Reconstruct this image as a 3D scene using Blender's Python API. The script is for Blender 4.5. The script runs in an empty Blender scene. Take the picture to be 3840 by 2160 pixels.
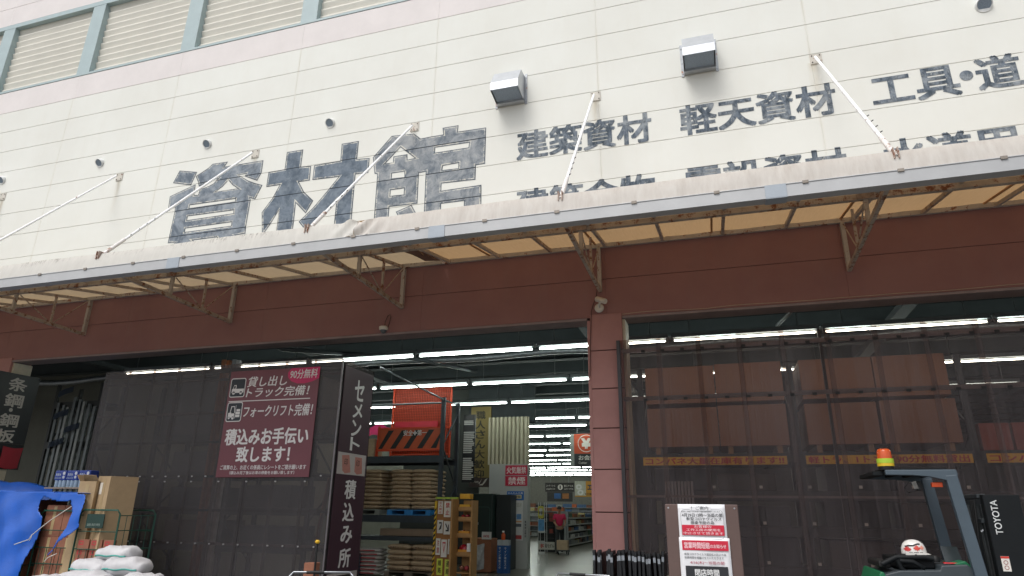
SKY_K, SUN_K, EXPO = .15, 1.05, 0.38
import bpy, bmesh, math, random
from mathutils import Vector, Matrix
R = math.radians
rnd = random.Random(7)
S = bpy.context.scene
COL = S.collection

# ---------------------------------------------------------------- materials
def lin(h):
    h = h.lstrip('#'); o = []
    for i in (0, 2, 4):
        v = int(h[i:i+2], 16) / 255
        o.append(v / 12.92 if v <= .04045 else ((v + .055) / 1.055) ** 2.4)
    return (*o, 1)

class NT:
    def __init__(s, name):
        s.m = bpy.data.materials.new(name); s.m.use_nodes = True
        s.t = s.m.node_tree; s.n = s.t.nodes; s.n.clear()
        s.out = s.n.new('ShaderNodeOutputMaterial')
    def new(s, kind, **kw):
        nd = s.n.new(kind)
        for k, v in kw.items():
            if k.startswith('i_'):
                key = k[2:]
                key = int(key) if key.isdigit() else key.replace('_', ' ')
                nd.inputs[key].default_value = v
            else: setattr(nd, k, v)
        return nd
    def link(s, a, b): s.t.links.new(a, b)
    def math(s, op, a, b=None, clamp=False):
        nd = s.n.new('ShaderNodeMath'); nd.operation = op; nd.use_clamp = clamp
        for i, v in enumerate((a, b)):
            if v is None: continue
            if isinstance(v, (int, float)): nd.inputs[i].default_value = v
            else: s.link(v, nd.inputs[i])
        return nd.outputs[0]
    def mix(s, f, a, b):
        nd = s.n.new('ShaderNodeMix'); nd.data_type = 'RGBA'
        for i, v in ((0, f), (6, a), (7, b)):
            if isinstance(v, (int, float, tuple)): nd.inputs[i].default_value = v
            else: s.link(v, nd.inputs[i])
        return nd.outputs[2]
    def noise(s, scale, detail=4, rough=.6, vec=None, dist=0):
        nd = s.new('ShaderNodeTexNoise', i_Scale=scale, i_Detail=detail, i_Roughness=rough, i_Distortion=dist)
        if vec: s.link(vec, nd.inputs['Vector'])
        return nd.outputs['Fac']
    def coord(s, scale=(1, 1, 1), loc=(0, 0, 0)):
        tc = s.new('ShaderNodeTexCoord'); mp = s.new('ShaderNodeMapping')
        mp.inputs['Scale'].default_value = scale; mp.inputs['Location'].default_value = loc
        s.link(tc.outputs['Object'], mp.inputs['Vector']); return mp.outputs['Vector']
    def ramp(s, f, a, b):
        nd = s.new('ShaderNodeMapRange', i_1=a, i_2=b); s.link(f, nd.inputs[0]); return nd.outputs[0]
    def bsdf(s, color, rough=.6, metal=0, spec=.5, bump=None, bstr=.2, bdist=.01):
        b = s.new('ShaderNodeBsdfPrincipled')
        for key, v in (('Base Color', color), ('Roughness', rough), ('Metallic', metal), ('Specular IOR Level', spec)):
            if isinstance(v, (int, float, tuple)): b.inputs[key].default_value = v
            else: s.link(v, b.inputs[key])
        if bump is not None:
            bp = s.new('ShaderNodeBump', i_Strength=bstr, i_Distance=bdist)
            s.link(bump, bp.inputs['Height']); s.link(bp.outputs[0], b.inputs['Normal'])
        return b
    def done(s, sh): s.link(sh.outputs[0] if hasattr(sh, 'outputs') else sh, s.out.inputs[0]); return s.m

_M = {}
def sh(c, k): return tuple(min(1, v * k) for v in c[:3]) + (1,)
def M(hexc, rough=.6, metal=0, var=.15, scale=6., bump=.1, spec=.5, rust=0, stretch=(1, 1, 1)):
    key = (hexc, rough, metal, var, scale, bump, spec, rust, stretch)
    if key in _M: return _M[key]
    t = NT('mat_' + hexc.strip('#') + ('_rusty' if rust else ''))
    c = lin(hexc); v = t.coord(stretch)
    n = t.noise(scale, 5, .65, v)
    col = t.mix(t.ramp(n, .3, .7), sh(c, 1 - var), sh(c, 1 + var))
    if rust:
        n2 = t.noise(9, 8, .75, v); f = t.ramp(n2, .62 - rust, .66 - rust * .6)
        col = t.mix(f, col, t.mix(t.noise(40, 3, .6, v), lin('#5a3524'), lin('#9a6344')))
    n3 = t.noise(scale * 9, 3, .6, v)
    _M[key] = t.done(t.bsdf(col, rough, metal, spec, n3 if bump else None, bump, .01)); return _M[key]
def EM(hexc, k):
    t = NT('lamp_' + hexc.strip('#')); e = t.new('ShaderNodeEmission', i_Color=lin(hexc), i_Strength=k); return t.done(e)

# ---------------------------------------------------------------- mesh builder
class MB:
    def __init__(s): s.v = []; s.f = []; s.sm = []
    def add(s, vs, fs, smooth=False, mat=None):
        o = len(s.v)
        for p in vs:
            p = Vector(p); s.v.append(tuple(mat @ p) if mat else tuple(p))
        for f in fs: s.f.append(tuple(i + o for i in f)); s.sm.append(smooth)
        return s
    def box(s, x0, x1, y0, y1, z0, z1, mat=None):
        vs = [(x, y, z) for z in (z0, z1) for y in (y0, y1) for x in (x0, x1)]
        return s.add(vs, [(0, 2, 3, 1), (4, 5, 7, 6), (0, 1, 5, 4), (2, 6, 7, 3), (0, 4, 6, 2), (1, 3, 7, 5)], mat=mat)
    def prism(s, pts, y0, y1, mat=None):           # polygon in xz, extruded along y
        n = len(pts)
        a = sum(pts[i][0] * pts[(i + 1) % n][1] - pts[(i + 1) % n][0] * pts[i][1] for i in range(n))
        if a < 0: pts = pts[::-1]
        vs = [(x, y0, z) for x, z in pts] + [(x, y1, z) for x, z in pts]
        fs = [tuple(range(n)), tuple(range(2 * n - 1, n - 1, -1))]
        fs += [(i, i + n, (i + 1) % n + n, (i + 1) % n) for i in range(n)]
        return s.add(vs, fs, mat=mat)
    def tube(s, pts, r, n=8, caps=True, mat=None):
        pts = [Vector(p) for p in pts]; rings = []; vs = []
        rs = r if isinstance(r, (list, tuple)) else [r] * len(pts)
        up = Vector((0, 0, 1))
        for i, p in enumerate(pts):
            d = (pts[min(i + 1, len(pts) - 1)] - pts[max(i - 1, 0)]).normalized()
            a = d.cross(up)
            if a.length < .05: a = d.cross(Vector((0, 1, 0)))
            a.normalize(); b = d.cross(a)
            for k in range(n):
                t = 2 * math.pi * k / n; vs.append(p + rs[i] * (math.cos(t) * a + math.sin(t) * b))
        fs = []
        for i in range(len(pts) - 1):
            for k in range(n):
                fs.append((i * n + k, i * n + (k + 1) % n, (i + 1) * n + (k + 1) % n, (i + 1) * n + k))
        s.add(vs, fs, True, mat)
        if caps:
            m = len(pts) - 1
            s.add([vs[k] for k in range(n)], [tuple(range(n))[::-1]], False, mat)
            s.add([vs[m * n + k] for k in range(n)], [tuple(range(n))], False, mat)
        return s
    def bar(s, p, q, w, h, mat=None):               # square bar, w across, h in the plane nearest to z
        p, q = Vector(p), Vector(q); d = (q - p).normalized(); a = d.cross(Vector((0, 0, 1)))
        if a.length < .05: a = d.cross(Vector((0, 1, 0)))
        a.normalize(); b = a.cross(d); vs = []
        for c in (p, q):
            for sx, sz in ((-1, -1), (1, -1), (1, 1), (-1, 1)): vs.append(c + a * sx * w / 2 + b * sz * h / 2)
        return s.add(vs, [(0, 1, 2, 3), (7, 6, 5, 4), (0, 4, 5, 1), (1, 5, 6, 2), (2, 6, 7, 3), (3, 7, 4, 0)], mat=mat)
    def lathe(s, prof, n=16, mat=None, cap=True):     # (r, z) pairs about z
        vs = [(r * math.cos(2 * math.pi * k / n), r * math.sin(2 * math.pi * k / n), z) for r, z in prof for k in range(n)]
        fs = [(i * n + k, i * n + (k + 1) % n, (i + 1) * n + (k + 1) % n, (i + 1) * n + k) for i in range(len(prof) - 1) for k in range(n)]
        s.add(vs, fs, True, mat)
        if cap:
            s.add(vs[:n], [tuple(range(n))[::-1]], False, mat); s.add(vs[-n:], [tuple(range(n))], False, mat)
        return s
    def grid(s, fn, nu, nv, smooth=True, mask=None):
        vs = [fn(i / nu, j / nv) for j in range(nv + 1) for i in range(nu + 1)]
        fs = []
        for j in range(nv):
            for i in range(nu):
                q = (j * (nu + 1) + i, j * (nu + 1) + i + 1, (j + 1) * (nu + 1) + i + 1, (j + 1) * (nu + 1) + i)
                if mask is None or mask(sum((Vector(vs[k]) for k in q), Vector()) / 4): fs.append(q)
        return s.add(vs, fs, smooth)
    def build(s, name, mat, parent=None, bevel=0, seg=2, solid=0):
        me = bpy.data.meshes.new(name); me.from_pydata(s.v, [], s.f); me.update()
        me.polygons.foreach_set('use_smooth', s.sm); me.materials.append(mat)
        o = bpy.data.objects.new(name, me); COL.objects.link(o)
        if parent: o.parent = parent
        if solid:
            md = o.modifiers.new('solid', 'SOLIDIFY'); md.thickness = solid
        if bevel:
            md = o.modifiers.new('bevel', 'BEVEL'); md.width = bevel; md.segments = seg; md.limit_method = 'ANGLE'; md.angle_limit = R(40)
        return o

def tag(o, label=None, cat=None, group=None, kind=None):
    for k, v in (('label', label), ('category', cat), ('group', group), ('kind', kind)):
        if v: o[k] = v
    return o
def thing(name, label, cat, loc=(0, 0, 0), rz=0, group=None):
    o = bpy.data.objects.new(name, None); COL.objects.link(o); o.empty_display_size = .2
    o.location = loc; o.rotation_euler.z = rz
    return tag(o, label, cat, group)
def kids(o): return [c for c in bpy.data.objects if c.parent == o]
def copy_tree(o, parent=None):
    c = o.copy(); COL.objects.link(c); c.parent = parent
    for ch in kids(o): copy_tree(ch, c)
    return c
def bx(x0, x1, y0, y1, z0, z1): return MB().box(x0, x1, y0, y1, z0, z1)
ORD = 'zeroth first second third fourth fifth sixth seventh eighth ninth tenth eleventh twelfth thirteenth fourteenth fifteenth sixteenth seventeenth eighteenth nineteenth twentieth twenty-first twenty-second twenty-third twenty-fourth twenty-fifth twenty-sixth'.split()

# ---------------------------------------------------------------- lettering
def text(s, mat, parent, name='lettering', box=None, size=None, at=None, bold=.012, shear=0, y=0, ext=0, fity=True, spread=1, lift=.0004):
    """Letters in the xz plane facing -y: fitted to box (x0, x1, z0, z1), or natural at `size` from corner `at`."""
    cu = bpy.data.curves.new('txt', 'FONT'); cu.body = s; cu.size = 1; cu.offset = 0; cu.shear = shear; cu.space_character = spread
    cu.resolution_u = 4; cu.space_line = 1.05
    tmp = bpy.data.objects.new('txt', cu); COL.objects.link(tmp)
    dg = bpy.context.evaluated_depsgraph_get(); dg.update()
    me = bpy.data.meshes.new_from_object(tmp.evaluated_get(dg))
    bpy.data.objects.remove(tmp); bpy.data.curves.remove(cu)
    extra = bold
    if extra:                                         # heavier strokes: the same letter painted again, shifted a little
        v0 = [tuple(v.co) for v in me.vertices]; f0 = [tuple(p.vertices) for p in me.polygons]
        sh_ = [(-1, -.7), (1, -.7), (-1, .7), (1, .7)] if extra > .004 else [(-1, 0), (1, 0)]
        vv, ff = [], []
        for k, (dx, dz) in enumerate(sh_):
            ff += [tuple(i + len(vv) for i in p) for p in f0]
            vv += [(x + dx * extra, z + dz * extra, k) for x, z, _ in v0]
        bpy.data.meshes.remove(me); me = bpy.data.meshes.new(name); me.from_pydata(vv, [], ff)
    xs = [v.co.x for v in me.vertices]; ys = [v.co.y for v in me.vertices]
    if box:
        x0, x1, z0, z1 = box; kx = (x1 - x0) / (max(xs) - min(xs)); kz = (z1 - z0) / (max(ys) - min(ys))
        if not fity: kx = kz = min(kx, kz)
        ox, oz = x0 - min(xs) * kx, z0 - min(ys) * kz
        if not fity:
            ox += (x1 - x0 - (max(xs) - min(xs)) * kx) / 2; oz += (z1 - z0 - (max(ys) - min(ys)) * kz) / 2
    else:
        kx = kz = size; ox, oz = at
    for v in me.vertices: v.co = (v.co.x * kx + ox, y - v.co.z * lift, v.co.y * kz + oz)
    me.materials.clear(); me.materials.append(mat); me.name = name; me.update()
    o = bpy.data.objects.new(name, me); COL.objects.link(o); o.parent = parent
    return o
def shape2d(outers, holes, mat, parent, name, off=0, y=0):
    """Filled outlines with holes in the xz plane facing -y."""
    cu = bpy.data.curves.new('shp', 'CURVE'); cu.dimensions = '2D'; cu.fill_mode = 'BOTH'; cu.offset = 0
    def area(p): return sum(p[i][0] * p[(i + 1) % len(p)][1] - p[(i + 1) % len(p)][0] * p[i][1] for i in range(len(p))) / 2
    def inset(p, d):                                  # move every edge inwards by d (outwards if negative)
        n = len(p); o = []
        for i in range(n):
            a, b, c = Vector(p[i - 1]), Vector(p[i]), Vector(p[(i + 1) % n])
            e1, e2 = (b - a).normalized(), (c - b).normalized()
            n1, n2 = Vector((-e1.y, e1.x)), Vector((-e2.y, e2.x))
            m = n1 + n2
            k = m.length_squared
            m = m * (2 / k) if k > .35 else m.normalized() * 1.6 if k > 1e-6 else n1
            q = b + m * d; o.append((q.x, q.y))
        return o
    for pts, hole in [(p, 0) for p in outers] + [(p, 1) for p in holes]:
        p = list(pts)
        if area(p) < 0: p = p[::-1]
        if off: p = inset(p, -off if hole else off)
        sp = cu.splines.new('POLY'); sp.points.add(len(p) - 1); sp.use_cyclic_u = True
        for i, (a, b) in enumerate(p): sp.points[i].co = (a, b, 0, 1)
    tmp = bpy.data.objects.new('shp', cu); COL.objects.link(tmp)
    dg = bpy.context.evaluated_depsgraph_get(); dg.update()
    me = bpy.data.meshes.new_from_object(tmp.evaluated_get(dg))
    bpy.data.objects.remove(tmp); bpy.data.curves.remove(cu)
    for v in me.vertices: v.co = (v.co.x, y, v.co.y)
    me.materials.clear(); me.materials.append(mat); me.name = name; me.update()
    bm = bmesh.new(); bm.from_mesh(me)
    bmesh.ops.recalc_face_normals(bm, faces=bm.faces)
    fl = [f for f in bm.faces if f.normal.y > 0]; bmesh.ops.reverse_faces(bm, faces=fl); bm.to_mesh(me); bm.free()
    o = bpy.data.objects.new(name, me); COL.objects.link(o); o.parent = parent
    return o
def rrect(x0, x1, z0, z1, r, n=5):
    o = []
    for cx, cz, a in ((x1 - r, z1 - r, 0), (x0 + r, z1 - r, 90), (x0 + r, z0 + r, 180), (x1 - r, z0 + r, 270)):
        for k in range(n + 1):
            t = R(a + 90 * k / n); o.append((cx + r * math.cos(t), cz + r * math.sin(t)))
    return o
def disc(cx, cz, rx, rz=None, n=24):
    rz = rz or rx
    return [(cx + rx * math.cos(2 * math.pi * k / n), cz + rz * math.sin(2 * math.pi * k / n)) for k in range(n)]

# ---------------------------------------------------------------- camera, world, sun
cam = bpy.data.cameras.new('camera'); cam.lens = 36 * 2452.5 / 3840; cam.sensor_width = 36; cam.clip_end = 600; cam.clip_start = .05
co = bpy.data.objects.new('camera', cam); COL.objects.link(co); S.camera = co
yaw, pit, rol = -.3038, .3284, .0119
f = Vector((math.sin(yaw) * math.cos(pit), math.cos(yaw) * math.cos(pit), math.sin(pit)))
r0 = Vector((math.cos(yaw), -math.sin(yaw), 0)); u0 = r0.cross(f)
rt = math.cos(rol) * r0 + math.sin(rol) * u0; up = -math.sin(rol) * r0 + math.cos(rol) * u0
mw = Matrix((rt, up, -f)).transposed().to_4x4(); mw.translation = (0, 0, 1.5); co.matrix_world = mw

SUN_EL, SUN_AZ = R(58), R(200)       # azimuth: clockwise from +y (north)
w = bpy.data.worlds.new('World'); S.world = w; w.use_nodes = True
nt = w.node_tree; sky = nt.nodes.new('ShaderNodeTexSky'); sky.sky_type = 'NISHITA'; sky.sun_disc = False
sky.sun_elevation = SUN_EL; sky.sun_rotation = SUN_AZ; sky.air_density = 1.0; sky.dust_density = 4.0; sky.ozone_density = 1.0
hs = nt.nodes.new('ShaderNodeHueSaturation'); hs.inputs['Saturation'].default_value = .3
nt.links.new(sky.outputs[0], hs.inputs['Color'])
nt.links.new(hs.outputs[0], nt.nodes['Background'].inputs[0]); nt.nodes['Background'].inputs[1].default_value = SKY_K
sl = bpy.data.lights.new('sun', 'SUN'); sl.energy = SUN_K; sl.angle = R(25); sl.color = (1, .975, .94)
so = bpy.data.objects.new('sun', sl); COL.objects.link(so)
sd = Vector((math.sin(SUN_AZ) * math.cos(SUN_EL), math.cos(SUN_AZ) * math.cos(SUN_EL), math.sin(SUN_EL)))
so.rotation_euler = sd.to_track_quat('Z', 'Y').to_euler(); so.location = sd * 40
S.view_settings.view_transform = 'Standard'; S.view_settings.look = 'None'; S.view_settings.exposure = EXPO; S.view_settings.gamma = 1
S.cycles.use_denoising = True; S.cycles.max_bounces = 8; S.cycles.transparent_max_bounces = 16; S.cycles.transmission_bounces = 4
S.cycles.sample_clamp_indirect = 6

# ================================================================ THE STORE BUILDING
JX = [-24.32, -21.07, -17.82, -14.62, -11.38, -8.06, -4.79, -1.55, 1.97, 5.25, 8.5, 11.75]      # vertical panel joints
JZ = 11.083                                                                                     # joint under the louvre band
t = NT('cream_wall_paint'); v = t.coord()
n = t.noise(.5, 5, .6, v); n2 = t.noise(3, 6, .7, t.coord((1, 1, .25)))
col = t.mix(t.ramp(n, .35, .7), lin('#d9d9d2'), lin('#e0e1db'))
col = t.mix(t.math('MULTIPLY', t.ramp(n2, .5, .8), .18), col, lin('#cfcbbd'))
# rust-tinted wash below the tie rod plates (its own fixed shape)
sx = t.new('ShaderNodeSeparateXYZ'); t.link(v, sx.inputs[0])
tot = None
for px, wd, ln in ((-12.5, .09, .9), (-8.85, .08, .5), (-5.16, .07, .8), (-1.62, .09, .9), (2.0, .11, 1.1), (-16.1, .09, .8)):
    a = t.math('SUBTRACT', 1, t.math('DIVIDE', t.math('ABSOLUTE', t.math('SUBTRACT', sx.outputs[0], px)), wd), True)
    b = t.new('ShaderNodeMapRange', i_1=8.5 - ln, i_2=8.5); t.link(sx.outputs[2], b.inputs[0])
    c_ = t.math('MULTIPLY', t.math('MULTIPLY', a, b.outputs[0]), t.math('LESS_THAN', sx.outputs[2], 8.52))
    tot = c_ if tot is None else t.math('MAXIMUM', tot, c_)
# yellowish drip lines beside the vertical joints
for px in JX[3:9]:
    a = t.math('MULTIPLY', t.math('SUBTRACT', 1, t.math('DIVIDE', t.math('ABSOLUTE', t.math('SUBTRACT', sx.outputs[0], px)), .035), True), .32)
    tot = t.math('MAXIMUM', tot, a)
tot = t.math('MULTIPLY', tot, t.ramp(t.noise(2.5, 4, .7, t.coord((1, 1, .4))), .3, .65))
col = t.mix(t.math('MULTIPLY', tot, .75, True), col, lin('#b9a888'))
M_CREAM = t.done(t.bsdf(col, .75, 0, .3, t.noise(90, 3, .6, v), .15, .006))
M_PINKW = M('#d9d3d1', .75, 0, .05, 1.2)
t = NT('maroon_wall_paint'); v = t.coord()
n = t.noise(.6, 5, .65, v); col = t.mix(t.ramp(n, .3, .72), lin('#8b6563'), lin('#9c7470'))
n2 = t.noise(2.2, 6, .7, t.coord((1.5, 1, .2)))
col = t.mix(t.math('MULTIPLY', t.ramp(n2, .52, .8), .4), col, lin('#8d7572'))
M_MAROON = t.done(t.bsdf(col, .7, 0, .3, t.noise(70, 3, .6, v), .2, .006))
t = NT('lit_pillar_paint'); v = t.coord()  # fascia paint made paler: the pillars' stronger light is in the colour
n = t.noise(1.3, 5, .65, v); col = t.mix(t.ramp(n, .3, .72), lin('#a27773'), lin('#b28580'))
M_PILLAR = t.done(t.bsdf(col, .7, 0, .3, t.noise(70, 3, .6, v), .2, .006))
M_JOINT = M('#c9c6bc', .9, 0, .1, 5)
M_DJOINT = M('#3a2422', .9, 0, .1, 5)
M_TEAL = M('#a2b3b5', .5, 0, .06, 3)
M_SLAT = M('#dcd9ce', .55, 0, .05, 2)
M_STEEL = M('#8f9397', .4, .7, .15, 8)
M_WHITE = M('#e8e8e6', .45, 0, .04, 6)
M_DARK = M('#1b1d20', .6, 0, .3, 6)
M_BLACK = M('#0d0e10', .6, 0, .2, 6)

bld = thing('store_building', 'large cream panelled store with a maroon ground floor, painted lettering and a louvre band', 'building', (0, 0, 0))

def panels(name, rows, mat, xs, y0=10.0, th=.11, gap=.0035, ch=.004):
    mb = MB()
    for z0, z1 in rows:
        for x0, x1 in zip(xs[:-1], xs[1:]):
            a0, a1, b0, b1 = x0 + gap * .12, x1 - gap * .12, z0 + gap, z1 - gap
            mb.box(a0, a1, y0 + ch, y0 + th, b0, b1)
            vs = [(a0, y0 + ch, b0), (a1, y0 + ch, b0), (a1, y0 + ch, b1), (a0, y0 + ch, b1),
                  (a0 + ch, y0, b0 + ch), (a1 - ch, y0, b0 + ch), (a1 - ch, y0, b1 - ch), (a0 + ch, y0, b1 - ch)]
            mb.add(vs, [(0, 1, 5, 4), (1, 2, 6, 5), (2, 3, 7, 6), (3, 0, 4, 7), (4, 5, 6, 7)])
    return mb.build(name, mat, bld)
ZR = [JZ - .6 * i for i in range(0, 10)]                # 11.083 ... 5.683
panels('cream_panel', [(ZR[i + 1], ZR[i]) for i in range(9)], M_CREAM, JX)
panels('pink_panel', [(JZ, 11.74)], M_PINKW, JX)
panels('upper_pink_panel', [(14.07, 14.70), (14.70, 15.30), (15.30, 15.9), (15.9, 16.5)], M_PINKW, JX)
panels('maroon_fascia', [(4.44, 5.083), (5.083, 5.683)], M_MAROON, JX)
MB().box(-24.3, 11.7, 10.016, 10.1, 5.69, 11.74).box(-24.3, 11.7, 10.016, 10.1, 14.08, 16.49).build('joint_sealant', M_JOINT, bld)
bx(-24.3, 11.7, 10.016, 10.1, 4.45, 5.67).build('fascia_sealant', M_DJOINT, bld)
# structure behind the skin
MB().box(-24.3, 11.7, 10.12, 10.3, 4.45, 11.7).box(-24.3, 11.7, 10.3, 10.45, 11.7, 16.4).build('backing_wall', M('#55524c', .9), bld)
MB().box(-24.32, 11.75, 10.0, 75.0, 16.5, 16.7).build('roof', M('#9a9a98', .8), bld)
MB().box(-24.32, 11.75, 74.6, 75.0, 0, 16.5).box(-24.6, -24.34, 10, 75, 0, 16.7).box(11.76, 12.0, 10, 75, 0, 16.7).build('outer_wall', M('#cfcabd', .85), bld)
# grey steel lintel trim under the fascia
MB().box(-14.36, -1.87, 9.985, 10.34, 4.40, 4.437).box(-1.30, 11.7, 9.985, 10.34, 4.40, 4.437).build('lintel_trim', M('#8d7f80', .55, .2, .15, 4), bld)
# pillars with 0.6 m joints and a raised frame strip each side
def pillar(xa, xb, ya=9.97):
    mb = MB()
    for k in range(8):
        z1 = 4.494 - .6 * k; z0 = max(0, z1 - .6)
        mb.box(xa + .05, xb - .01, ya, 10.42, z0 + (.008 if z0 > 0 else 0), z1 - .006)
    p = mb.build('pillar', M_PILLAR, bld, .006, 1)
    MB().box(xa, xa + .047, ya + .02, 10.4, 0, 4.397).build('corner_strip', M_PILLAR, p)
    MB().box(xa + .052, xb - .013, ya + .018, 10.40, 0.01, 4.48).build('joint_sealant', M_DJOINT, p)
    MB().box(xb - .008, xb + .035, ya + .05, 10.42, 0, 4.39).build('door_jamb', M('#b9b09c', .6), p)
    return p
pillar(-1.865, -1.30); pillar(-14.9, -14.33)
# louvre band
fr = MB()
fr.box(-24.3, 11.7, 9.99, 10.28, 13.93, 14.06).box(-24.3, 11.7, 9.99, 10.28, 11.745, 11.80)
fr.build('louvre_frame', M_TEAL, bld)
for j in [x for x in JX if -22 < x < 10]:
    bx(j - .12, j + .29, 9.995, 10.28, 11.80, 13.93).build('louvre_post', M_TEAL, bld)
    j2 = JX[JX.index(j) + 1] if JX.index(j) + 1 < len(JX) else j + 3.25
    mb = MB(); z = 13.93
    prof = []
    while z > 11.82:
        for dy, dz in ((0, 0), (0, -.03), (.055, -.19), (.075, -.195)):
            prof.append((10.115 + dy, z + dz))
        z -= .1955
    prof = [(y, max(zz, 11.803)) for y, zz in prof]
    xa, xb = j + .292, j2 - .122
    vs = [(x, y, zz) for y, zz in prof for x in (xa, xb)]
    mb.add(vs, [(2 * i, 2 * i + 2, 2 * i + 3, 2 * i + 1) for i in range(len(prof) - 1)])
    mb.build('louvre_slats', M_SLAT, bld)

# ---- painted lettering on the wall
def paint(name, base, pale, dark, streak, wear):
    t = NT(name); v = t.coord(); vs = t.coord(streak)
    n = t.noise(1.0, 8, .7, vs, .6); n2 = t.noise(3.2, 7, .75, v, .3)
    col = t.mix(t.ramp(n, .42, .58), lin(dark), lin(base))
    col = t.mix(t.math('MULTIPLY', t.ramp(n2, .47, .62), .5), col, lin(pale))
    chip = t.ramp(t.noise(1.6, 8, .8, t.coord((streak[0] * 1.6, 1, streak[2] * 1.6)), 1.0), wear, wear + .03)
    col = t.mix(t.math('MULTIPLY', chip, .75), col, lin('#d9d6ca'))
    sp = t.new('ShaderNodeSeparateXYZ'); t.link(v, sp.inputs[0])       # the grooves between the panels stay visible
    fz = t.math('FRACT', t.math('ADD', t.math('DIVIDE', t.math('SUBTRACT', sp.outputs[2], JZ), .6), 20))
    g = t.math('LESS_THAN', t.math('MINIMUM', fz, t.math('SUBTRACT', 1, fz)), .016)
    col = t.mix(g, col, lin('#30363d'))
    return t.done(t.bsdf(col, .8, 0, .2))
M_LET1 = paint('slate_letter_paint', '#88919a', '#a9aeb2', '#606a75', (3, 1, 2.5), .64)
M_LET1D = paint('dark_slate_letter_paint', '#707b87', '#8b959d', '#56616d', (3, 1, 2.5), .67)
M_LET1G = paint('grey_letter_paint', '#94999d', '#b3b4b3', '#68717a', (3, 1, 2.5), .64)
M_EDGE = paint('letter_edge_paint', '#59626b', '#8b9197', '#4b545d', (3, 1, 3), .60)
M_CHIP = paint('chipped_letter_edge_paint', '#a4a9ad', '#dcdad1', '#656e77', (3, 1, 3), .50)
M_LET2 = paint('brushed_letter_paint', '#6d7782', '#b4b9bb', '#434d57', (13, 1, 5.0), .60)
SHI = ([[(-10.8, 8.48), (-10.31, 8.37), (-10.41, 8.06), (-10.92, 8.19)], [(-10.33, 8.27), (-10.17, 8.35), (-10.02, 8.43), (-9.93, 8.51), (-9.53, 8.5), (-9.6, 8.39), (-9.36, 8.39), (-8.62, 8.39), (-8.62, 8.1), (-8.7, 7.92), (-9.03, 8.07), (-9.01, 8.13), (-9.2, 8.13), (-8.93, 7.96), (-8.74, 7.87), (-8.55, 7.8), (-8.68, 7.49), (-8.81, 7.54), (-8.79, 7.49), (-8.8, 6.9), (-8.79, 6.74), (-9.01, 6.73), (-8.74, 6.55), (-9.05, 6.51), (-9.46, 6.7), (-9.49, 6.74), (-10.08, 6.74), (-10.04, 6.71), (-10.34, 6.57), (-10.71, 6.65), (-10.53, 6.74), (-10.74, 6.75), (-10.72, 7.49), (-10.73, 7.58), (-10.91, 7.54), (-10.93, 7.87), (-10.29, 8.07), (-10.27, 7.81), (-10.17, 7.8), (-10.15, 7.93), (-9.99, 7.96), (-9.83, 8.01), (-9.72, 8.11), (-9.8, 8.11), (-9.94, 8.06), (-10.07, 8.03), (-10.19, 8.0), (-10.24, 8.12)]],
       [[(-9.44, 8.04), (-9.3, 7.9), (-9.17, 7.81), (-9.72, 7.81), (-9.56, 7.91)], [(-10.34, 7.58), (-9.18, 7.57), (-9.18, 7.51), (-10.34, 7.51)], [(-10.34, 7.32), (-9.18, 7.31), (-9.17, 7.24), (-10.34, 7.23)], [(-10.34, 7.04), (-9.18, 7.04), (-9.18, 6.96), (-10.34, 6.96)]])
ZAI = ([[(-8.06, 8.49), (-7.67, 8.49), (-7.67, 8.09), (-7.43, 8.07), (-7.42, 7.74), (-7.67, 7.74), (-7.52, 7.5), (-7.28, 7.27), (-7.42, 7.01), (-7.68, 7.27), (-7.67, 6.88), (-7.67, 6.69), (-7.67, 6.51), (-8.05, 6.53), (-8.06, 7.17), (-8.21, 6.89), (-8.33, 6.71), (-8.39, 6.7), (-8.47, 7.17), (-8.26, 7.46), (-8.13, 7.74), (-8.45, 7.74), (-8.45, 8.08), (-8.06, 8.09)], [(-6.77, 8.47), (-6.38, 8.47), (-6.38, 8.06), (-6.1, 8.04), (-6.1, 7.71), (-6.38, 7.72), (-6.38, 7.51), (-6.37, 6.85), (-6.36, 6.48), (-6.75, 6.51), (-6.75, 7.2), (-6.89, 7.05), (-7.03, 6.9), (-7.21, 6.68), (-7.43, 6.7), (-7.56, 6.85), (-7.26, 7.12), (-6.97, 7.46), (-6.76, 7.72), (-7.36, 7.74), (-7.36, 8.07), (-6.76, 8.08)]],
       [])
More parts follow.
